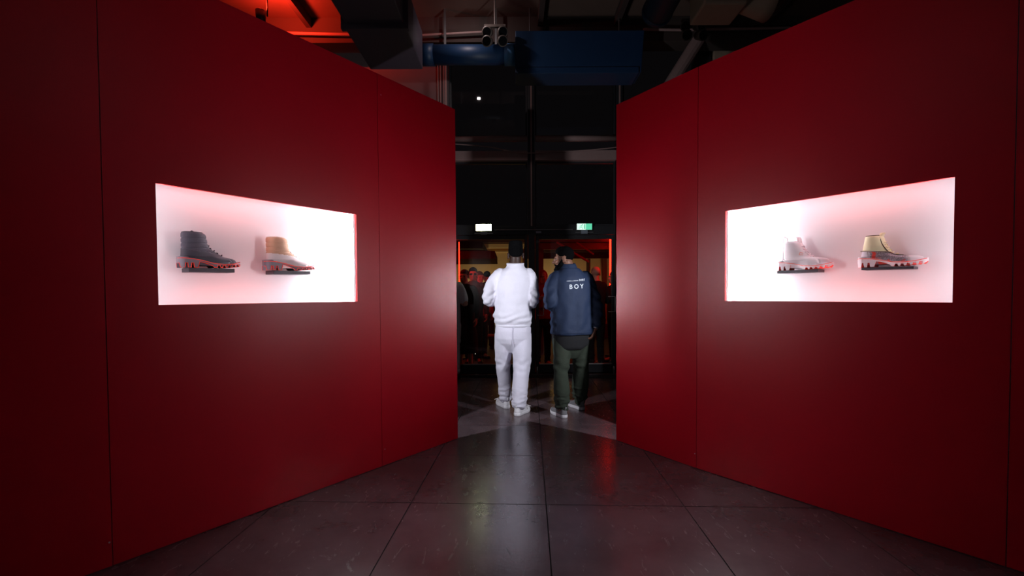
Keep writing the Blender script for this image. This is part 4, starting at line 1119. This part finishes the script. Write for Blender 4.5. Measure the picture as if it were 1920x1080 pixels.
link('pocket', new_mesh('pocket', *loft([[(.180 + .012 * a, -.05 + .02 * b, z) for a, b in ((0, 0), (1, 0), (1, 3), (0, 3))] for z in (.80, .86, .915)]), [WHITE_FLEECE]), None, trs)
for sx, hp, kn, an, yw in LEGS_A:
    s_ = shoe(A_, (an[0] + math.sin(yw) * .075, an[1] - math.cos(yw) * .075), yw, .295, (SNK_WHITE, SNK_WHITE, SNK_WHITE))
    # studded tread and a loose lace end
    for q in (.03, .07, .11):
        hx = an[0] + math.sin(yw) * (.075 - q); hy = an[1] - math.cos(yw) * (.075 - q)
    lx = an[0] - math.sin(yw) * .05; ly = an[1] + math.cos(yw) * .05
    V, Fc = tube([(lx, ly, .085), (lx + sx * .035, ly + .01, .098), (lx + sx * .075, ly, .090), (lx + sx * .10, ly - .01, .082)], .004, n=6)
    link('loose_lace', new_mesh('loose_lace', V, Fc, [SNK_WHITE], smooth=True), None, s_)

# ---------------------------------------------------------------- man in navy jacket
OB = Vector((0.62, 4.75, 0)); RB_ = R(17)
B_ = empty('person', tuple(OB))
tag(B_, 'bearded man in a lettered navy coach jacket and olive trousers, looking left', 'person')
HCB = (-.070, .0, 1.640); YB = R(74)
def rz(x, y, a=RB_): return (x * math.cos(a) - y * math.sin(a), x * math.sin(a) + y * math.cos(a))
bp_ = head_parts(HCB, YB, R(-4)) + neck_parts((HCB[0] + .02, HCB[1], HCB[2]), (-.025, -.015, 1.53), .062)
bp_ += [loft(interp_rings([(.86, 0, 0, .155, .105), (1.05, 0, 0, .150, .10), (1.25, 0, 0, .17, .11), (1.40, 0, 0, .18, .105), (1.47, 0, -.01, .14, .09), (1.52, -.015, -.015, .08, .075)], 3, rot=RB_))]
wB1 = (-.155, .19, 1.20); wB2 = (.258, -.035, .918)
bp_.append(limb([(-.175, -.05, 1.43), (-.212, -.075, 1.29), (-.205, -.08, 1.165), (-.19, .06, 1.175), wB1], [.056, .048, .043, .040, .030]))
bp_ += hand_parts(wB1, (.25, .85, .2), (.6, -.2, -.4), .55, side=-1)
bp_.append(limb([(.18, .05, 1.43), (.228, .058, 1.27), (.275, .010, 1.12), (.270, -.012, 1.02), wB2], [.056, .048, .043, .040, .030]))
bp_ += hand_parts(wB2, (-.34, -.02, -.94), (-.80, .30, .10), .55, side=1, s=1.08)
LEGS_B = ((-1, (-.095, -.03, .82), (-.112, -.085, .48), (-.103, -.105, .085), R(24)), (1, (.10, .03, .82), (.118, .12, .48), (.128, .215, .085), R(26)))
for sx, hp, kn, an, yw in LEGS_B:
    bp_.append(limb([hp, kn, an], [.088, .056, .041]))
    bp_.append(limb([an, (an[0] - math.sin(yw) * .05, an[1] + math.cos(yw) * .05, .055), (an[0] - math.sin(yw) * .16, an[1] + math.cos(yw) * .16, .045)], [.038, .036, .028]))
link('body', fuse('body', bp_, .005, 2), SKIN_M, B_)
eyes(B_, HCB, YB, R(-4))
hp_ = [ell((0, -.013, .046), (.0795, .0995, .090), 24, 14), ell((0, .016, .080), (.066, .070, .056), 20, 12)]
hp_ = [rot_about(v, YB, HCB, R(-4)) for v in hp_]
MBi = (Matrix.Translation(Vector(HCB)) @ Matrix.Rotation(YB, 4, 'Z') @ Matrix.Rotation(R(-4), 4, 'X')).inverted()
def cutB(co):
    q = MBi @ co
    line = .030 + .034 * min(1, max(0, (q.y - .03) / .04)) - .045 * min(1, max(0, (.005 - q.y) / .05))
    return line - q.z
link('hair', fuse('hair', hp_, .004, 3, disp=lambda co: .0015 * fnoise(co, 90), cut=cutB), HAIR_B, B_)
bd = [ell((0, .055, -.094), (.050, .052, .046), 20, 12), ell((0, .034, -.075), (.064, .058, .046), 20, 12), tube([(-.063, .004, -.012), (-.063, .024, -.055), (-.040, .066, -.098), (0, .088, -.108), (.040, .066, -.098), (.063, .024, -.055), (.063, .004, -.012)], [.014, .026, .030, .030, .030, .026, .014], n=12),
      tube([(-.030, .086, -.062), (-.016, .101, -.050), (.016, .101, -.050), (.030, .086, -.062)], [.008, .007, .007, .008], n=8)]
bd = [rot_about(v, YB, HCB, R(-4)) for v in bd]
link('beard', fuse('beard', bd, .005, 2, disp=lambda co: .0035 * fnoise(co, 80)), HAIR_B, B_)
tee = [loft(interp_rings([(.695, .0, 0, .178, .125), (.72, 0, 0, .195, .142), (.80, 0, 0, .200, .150), (.90, 0, 0, .205, .150)], 4, n=40, rot=RB_, p=2.3))]
def dTee(co): return .006 * fnoise(co, 9, (1, 1, .5), 7)
tm_ = fuse('tshirt', tee, .008, 3, disp=dTee)
for v in tm_.vertices:      # curved shirt-tail hem
    if v.co.z < .76: v.co.z += .55 * max(0, abs(v.co.x * .95) - .09) * (1 - (v.co.z - .69) / .07 if v.co.z > .69 else 1)
link('tshirt', tm_, BLACK_CLOTH, B_)
jk = [loft(interp_rings([(.848, .008, 0, .222, .165), (.87, .008, 0, .226, .168), (1.0, .006, 0, .222, .164), (1.12, .004, 0, .216, .158), (1.25, .002, 0, .216, .152), (1.36, 0, -.004, .214, .145), (1.44, -.004, -.008, .196, .132), (1.50, -.012, -.012, .146, .112), (1.54, -.020, -.015, .102, .096)], 4, n=44, rot=RB_, p=2.4)),
      limb([(-.155, -.045, 1.435), (-.208, -.072, 1.33), (-.214, -.085, 1.18), (-.195, .05, 1.165), (-.165, .15, 1.19)], [.086, .082, .074, .066, .050], n=22, sub=5),
      limb([(.160, .045, 1.435), (.222, .055, 1.30), (.276, .010, 1.13), (.271, -.012, 1.02), (.262, -.030, .945)], [.086, .078, .068, .060, .050], n=22, sub=5)]
def dispB(co):
    v = .007 * fnoise(co, 7, (1.2, 1, .55), 5.1) + .004 * fnoise(co, 16, (1, 1, 1), 2)
    if co.z < 1.35 and abs(co.x) < .2: v += .0035 * math.sin(co.x * 42 - co.z * 14 + 2.5 * fnoise(co, 5, (1, 1, 1), 3)) * min(1, (1.35 - co.z) / .2) * (1 if co.z > .9 else .4)
    if co.x < -.17 and co.z < 1.36: v += .006 * math.sin(co.z * 64 - co.x * 40 + 2 * fnoise(co, 9))
    if co.x > .21 and co.z < 1.36: v += .008 * math.sin(co.z * 58 + co.x * 30 + 2 * fnoise(co, 9, (1, 1, 1), 2))
    return v
jm = fuse('jacket', jk, .0075, 3, disp=dispB)
jo = link('jacket', jm, NAVY, B_)
# turned-down collar
cx, cy = rz(-.030, -.012)
link('collar', fuse('collar', [loft([ering(-.030, -.014, z, r_, r_ * .95, n=32, tilt=.16) for z, r_ in ((1.515, .104), (1.535, .102), (1.575, .084), (1.592, .078), (1.596, .073))])], .006, 2, disp=lambda co: .003 * fnoise(co, 18)), NAVY, jo)
link('hem_seam', new_mesh('hem_seam', *tube([(x * 1.006, y * 1.006, z) for x, y, z in ering(.008, 0, .872, .2275, .1695, rot=RB_, n=60, p=2.4)] + [tuple(c_ * 1.006 if i_ < 2 else c_ for i_, c_ in enumerate(ering(.008, 0, .872, .2275, .1695, rot=RB_, n=60, p=2.4)[0]))], .0022, n=6, round_ends=False), [NAVY], smooth=True), None, jo)
link('cuff', new_mesh('cuff', *tube([(.263, -.029, .957), (.261, -.032, .934)], [.053, .051], n=22, round_ends=False), [NAVY], smooth=True), None, jo)
link('watch', new_mesh('watch', *tube([(.2580, -.035, .924), (.2555, -.0355, .914)], [.034, .034], n=18, round_ends=False), [STEEL], smooth=True), None, B_)
hd_ = Vector((-.26, .10, -.95)).normalized()
# lettering wrapped on the back of the jacket
bvh = BVHTree.FromPolygons([v.co for v in jm.vertices], [p.vertices[:] for p in jm.polygons])
PRINT = mat('print_white', srgb(214, 222, 236), rough=.5)
def lettering(name, text, px, py, width=None, size=.05, spacing=1.0, tiltz=0.0):
    c = bpy.data.curves.new(name, 'FONT'); c.body = text; c.size = size; c.align_x = 'CENTER'; c.align_y = 'CENTER'; c.space_character = spacing
    c.offset = size * .012
    to = bpy.data.objects.new('tmp_text', c); COL.objects.link(to)
    dg = bpy.context.evaluated_depsgraph_get(); me = bpy.data.meshes.new_from_object(to.evaluated_get(dg)); bpy.data.objects.remove(to)
    bm = bmesh.new(); bm.from_mesh(me)
    bmesh.ops.triangulate(bm, faces=bm.faces[:])
    bmesh.ops.subdivide_edges(bm, edges=[e for e in bm.edges if e.calc_length() > .012], cuts=2)
    xs = [v.co.x for v in bm.verts]; k = width / (max(xs) - min(xs)) if width else 1
    rgt = Vector((math.cos(RB_), math.sin(RB_), 0)); bk = Vector((math.sin(RB_), -math.cos(RB_), 0))
    W = at(px, py, OB.y - .16) - OB
    u_c = W.dot(rgt); z_c = W.z
    for v in bm.verts:
        uu = u_c + v.co.x * k; zz = z_c + v.co.y * k + tiltz * v.co.x * k
        o_ = rgt * uu + bk * .5 + Vector((0, 0, zz))
        hit = bvh.ray_cast(o_, -bk)
        v.co = (hit[0] + bk * .0025) if hit[0] else (rgt * uu + bk * .16 + Vector((0, 0, zz)))
    bm.to_mesh(me); bm.free(); me.materials.clear(); me.materials.append(PRINT); me.name = name
    return link(name, me, None, jo)
lettering('lettering', 'B O Y', 1082.5, 537.5, width=.158, size=.07, tiltz=.05)
lettering('lettering', 'COMME des GARÇONS', 1074.6, 526.6, width=.126, size=.03, tiltz=.05)
lettering('lettering', 'SHIRT', 1095.6, 524.6, width=.074, size=.045, tiltz=.05)
tr = [loft(interp_rings([(.60, 0, 0, .06, .05), (.66, 0, 0, .12, .09), (.72, 0, 0, .172, .125), (.78, 0, 0, .190, .140), (.86, 0, 0, .188, .138)], 4, n=36, rot=RB_, p=2.4)),
      limb([(-.095, -.03, .80), (-.106, -.06, .64), (-.116, -.090, .46), (-.110, -.100, .27), (-.104, -.105, .125)], [.104, .092, .076, .086, .072], n=24, sub=5),
      limb([(.098, .03, .80), (.112, .075, .64), (.124, .125, .46), (.128, .175, .27), (.130, .210, .125)], [.104, .096, .086, .090, .076], n=24, sub=5)]
trs = link('trousers', fuse('trousers', tr, .0075, 3, disp=lambda co: 1.25 * fold(co, 6.4, .11)), OLIVE, B_)
for sx, hp, kn, an, yw in LEGS_B:
    shoe(B_, (an[0] + math.sin(yw) * .065, an[1] - math.cos(yw) * .065), yw, .29, (SNK_GREY, SNK_WHITE, mat('tab_grey', srgb(150, 148, 152))))

# ---------------------------------------------------------------- the crowd at the doors
def crowd(px, py_head, Y, face, label, h=1.72, top=BLACK_CLOTH, bottom=BLACK_CLOTH, skin=SKIN_L, hair='short', hairm=HAIR_B, arms='down', dress=False, sleeves='long', extra=None, zfix=None, shoes=BLACK_SHOE):
    p = at(px, py_head, Y)
    s = h / 1.75
    root = empty('person', (p.x, Y, 0), face); root.scale = (s, s, s)
    tag(root, label, 'person', 'crowd behind the doors')
    HC = (0, .01, 1.62)
    b = head_parts(HC, 0) + neck_parts(HC, (0, -.015, 1.50), .052)
    b.append(loft(interp_rings([(.88, 0, 0, .15, .10), (1.05, 0, 0, .135, .092), (1.25, 0, 0, .16, .105), (1.38, 0, 0, .17, .10), (1.45, 0, -.01, .12, .085), (1.50, 0, -.015, .07, .065)], 3)))
    wr = []
    for sx in (-1, 1):
        if arms == 'down' or (arms == 'one' and sx < 0):
            el, w_ = (sx * .235, -.02, 1.14), (sx * .235, .06, .90); hd, pn = (0, .25, -1), (-sx, 0, 0)
        else:
            el, w_ = (sx * .245, -.03, 1.14), (sx * .13, .22, 1.22); hd, pn = (-sx * .5, .7, .35), (-sx * .6, -.3, .2)
        wr.append((el, w_))
        b.append(limb([(sx * .165, 0, 1.40), (sx * .21, -.01, 1.28), el, tuple((Vector(el) + Vector(w_)) / 2), w_], [.052, .046, .040, .037, .027], n=12, sub=3))
        b += hand_parts(w_, hd, pn, .5, side=sx)
        b.append(limb([(sx * .09, 0, .86), (sx * .095, .01, .48), (sx * .095, -.02, .085)], [.082, .052, .038], n=12, sub=4))
        b.append(limb([(sx * .095, -.02, .08), (sx * .10, .04, .055), (sx * .105, .13, .045)], [.036, .034, .026], n=12, sub=2))
    link('body', fuse('body', b, .008, 2), skin, root)
    eyes(root, HC, 0)
    hs = [ell((0, -.016, .052), (.081, .103, .084), 18, 12)]
    if hair == 'long':
        hs += [ell((0, -.05, -.06), (.082, .062, .13), 16, 12), ell((0, -.03, .02), (.088, .09, .09), 16, 12)]
        link('hair', fuse('hair', [rot_about(v, 0, HC) for v in hs], .008, 2, cut=lambda co: min(co.y - HC[1] - .045, HC[2] + .055 - co.z)), hairm, root)
    elif hair == 'hood':
        hs += [ell((0, -.02, .02), (.100, .115, .125), 18, 12), tube([(0, -.05, -.08), (0, -.06, -.16)], [.09, .11], n=16)]
        link('hood', fuse('hood', [rot_about(v, 0, HC) for v in hs], .008, 2, cut=lambda co: min(co.y - HC[1] - .062, co.z - HC[2] + .14)), top, root)
    elif hair == 'short':
        link('hair', fuse('hair', [rot_about(v, 0, HC) for v in hs], .008, 2, cut=lambda co: HC[2] + .02 + .04 * min(1, max(0, (co.y - HC[1] - .03) / .03)) - .05 * min(1, max(0, (HC[1] - .02 - co.y) / .03)) - co.z), hairm, root)
    tp = [loft(interp_rings([(.86, 0, 0, .175, .125), (.98, 0, 0, .172, .122), (1.12, 0, 0, .168, .118), (1.28, 0, 0, .185, .122), (1.39, 0, -.004, .18, .115), (1.46, 0, -.010, .125, .095), (1.50, 0, -.015, .075, .075)], 3, n=28, p=2.3))]
    for sx, (el, w_) in zip((-1, 1), wr):
        if sleeves == 'long':
            e2 = Vector(el).lerp(Vector(w_), .5); e3 = Vector(el).lerp(Vector(w_), .92)
            tp.append(limb([(sx * .150, 0, 1.405), (sx * .21, -.01, 1.28), el, tuple(e2), tuple(e3)], [.072, .064, .056, .050, .040], n=16, sub=4))
        else:
            tp.append(limb([(sx * .150, 0, 1.405), (sx * .20, -.01, 1.30), (sx * .228, -.015, 1.20)], [.074, .070, .068], n=16, sub=4))
    if dress:
        tp.append(loft(interp_rings([(.30, 0, 0, .24, .20), (.60, 0, 0, .22, .175), (.86, 0, 0, .18, .135), (1.0, 0, 0, .165, .118)], 4, n=32)))
    off = random.random() * 20
    link('dress' if dress else 'top', fuse('top', tp, .010, 3, disp=lambda co: .008 * fnoise(co, 7, (1, 1, .6), off)), top, root)
    if not dress:
        t2 = [loft(interp_rings([(.74, 0, 0, .155, .115), (.84, 0, 0, .178, .125), (.90, 0, 0, .168, .118)], 3, n=28))]
        for sx in (-1, 1): t2.append(limb([(sx * .09, 0, .82), (sx * .097, .005, .48), (sx * .097, -.015, .10)], [.096, .070, .058], n=18, sub=6))
        link('trousers', fuse('trousers', t2, .010, 3, disp=lambda co: fold(co, off, .10)), bottom, root)
    for sx in (-1, 1): shoe(root, (sx * .10, -.085), R(-6 * sx), .27, (shoes, shoes, shoes))
    if extra: extra(root, HC)
    return root
def sunglasses(root, HC):
    mb = MB()
    for sx in (-1, 1): mb.add(ell((sx * .034, HC[1] + .094, HC[2] + .002), (.028, .008, .019), 14, 8)); mb.add(tube([(sx * .06, HC[1] + .085, HC[2] + .006), (sx * .082, HC[1] - .01, HC[2] + .008)], .003, n=6))
    mb.add(tube([(-.02, HC[1] + .1, HC[2] + .004), (.02, HC[1] + .1, HC[2] + .004)], .003, n=6))
    mb.build('sunglasses', mat('sunglass_black', (.004, .004, .005), rough=.1), root, smooth=True)
PI = math.pi
RED_TOP = mat('red_cloth', srgb(150, 16, 26), rough=.85)
WHITE_TEE = mat('white_tee', srgb(205, 200, 205), rough=.9)
GREY_CL = mat('grey_cloth', srgb(70, 64, 66), rough=.9)
crowd(871, 518, 7.62, PI - .25, 'person in a long black dress facing the doors beside the left red wall', h=1.70, dress=True, arms='one', skin=SKIN_L, hairm=HAIR_BR, shoes=mat('red_shoe', srgb(150, 30, 34), rough=.4))
crowd(887, 513, 8.35, PI + .1, 'person in dark sunglasses peering over the shoulder of the one in the long black dress', h=1.78, arms='down', extra=sunglasses, top=GREY_CL)
crowd(899, 516, 9.0, PI + .5, 'person with long brown hair just left of the man in white, in shadow', h=1.74, hair='long', hairm=HAIR_BR, top=RED_TOP, skin=SKIN_L)
crowd(913, 509, 10.5, 0.3, 'dark-haired person turned away behind the left elbow of the man in white', h=1.82, top=BLACK_CLOTH)
crowd(841, 500, 6.75, 0.15, 'person in a white T-shirt mostly hidden by the end of the left red wall', h=1.74, top=WHITE_TEE, bottom=WHITE_TEE, sleeves='short', arms='bent', skin=SKIN_L, hairm=HAIR_BR)
crowd(1017, 517, 8.0, PI + .3, 'person in a red hood standing between the two men, behind the glass', h=1.70, hair='hood', top=RED_TOP, bottom=BLACK_CLOTH, arms='bent')
crowd(1117, 512, 7.95, .35, 'bald person in black turned away, head lit red, right of the navy jacket', h=1.76, hair='none', top=BLACK_CLOTH, arms='bent')
crowd(1152, 517, 8.35, PI / 2 + .3, 'person with red-lit bare arms beside the thick neon tube', h=1.70, top=GREY_CL, sleeves='short', arms='bent', hairm=HAIR_BR)
crowd(1086, 512, 10.4, PI, 'far person whose head shows red over the shoulder of the navy jacket', h=1.78, top=RED_TOP, skin=SKIN_L)
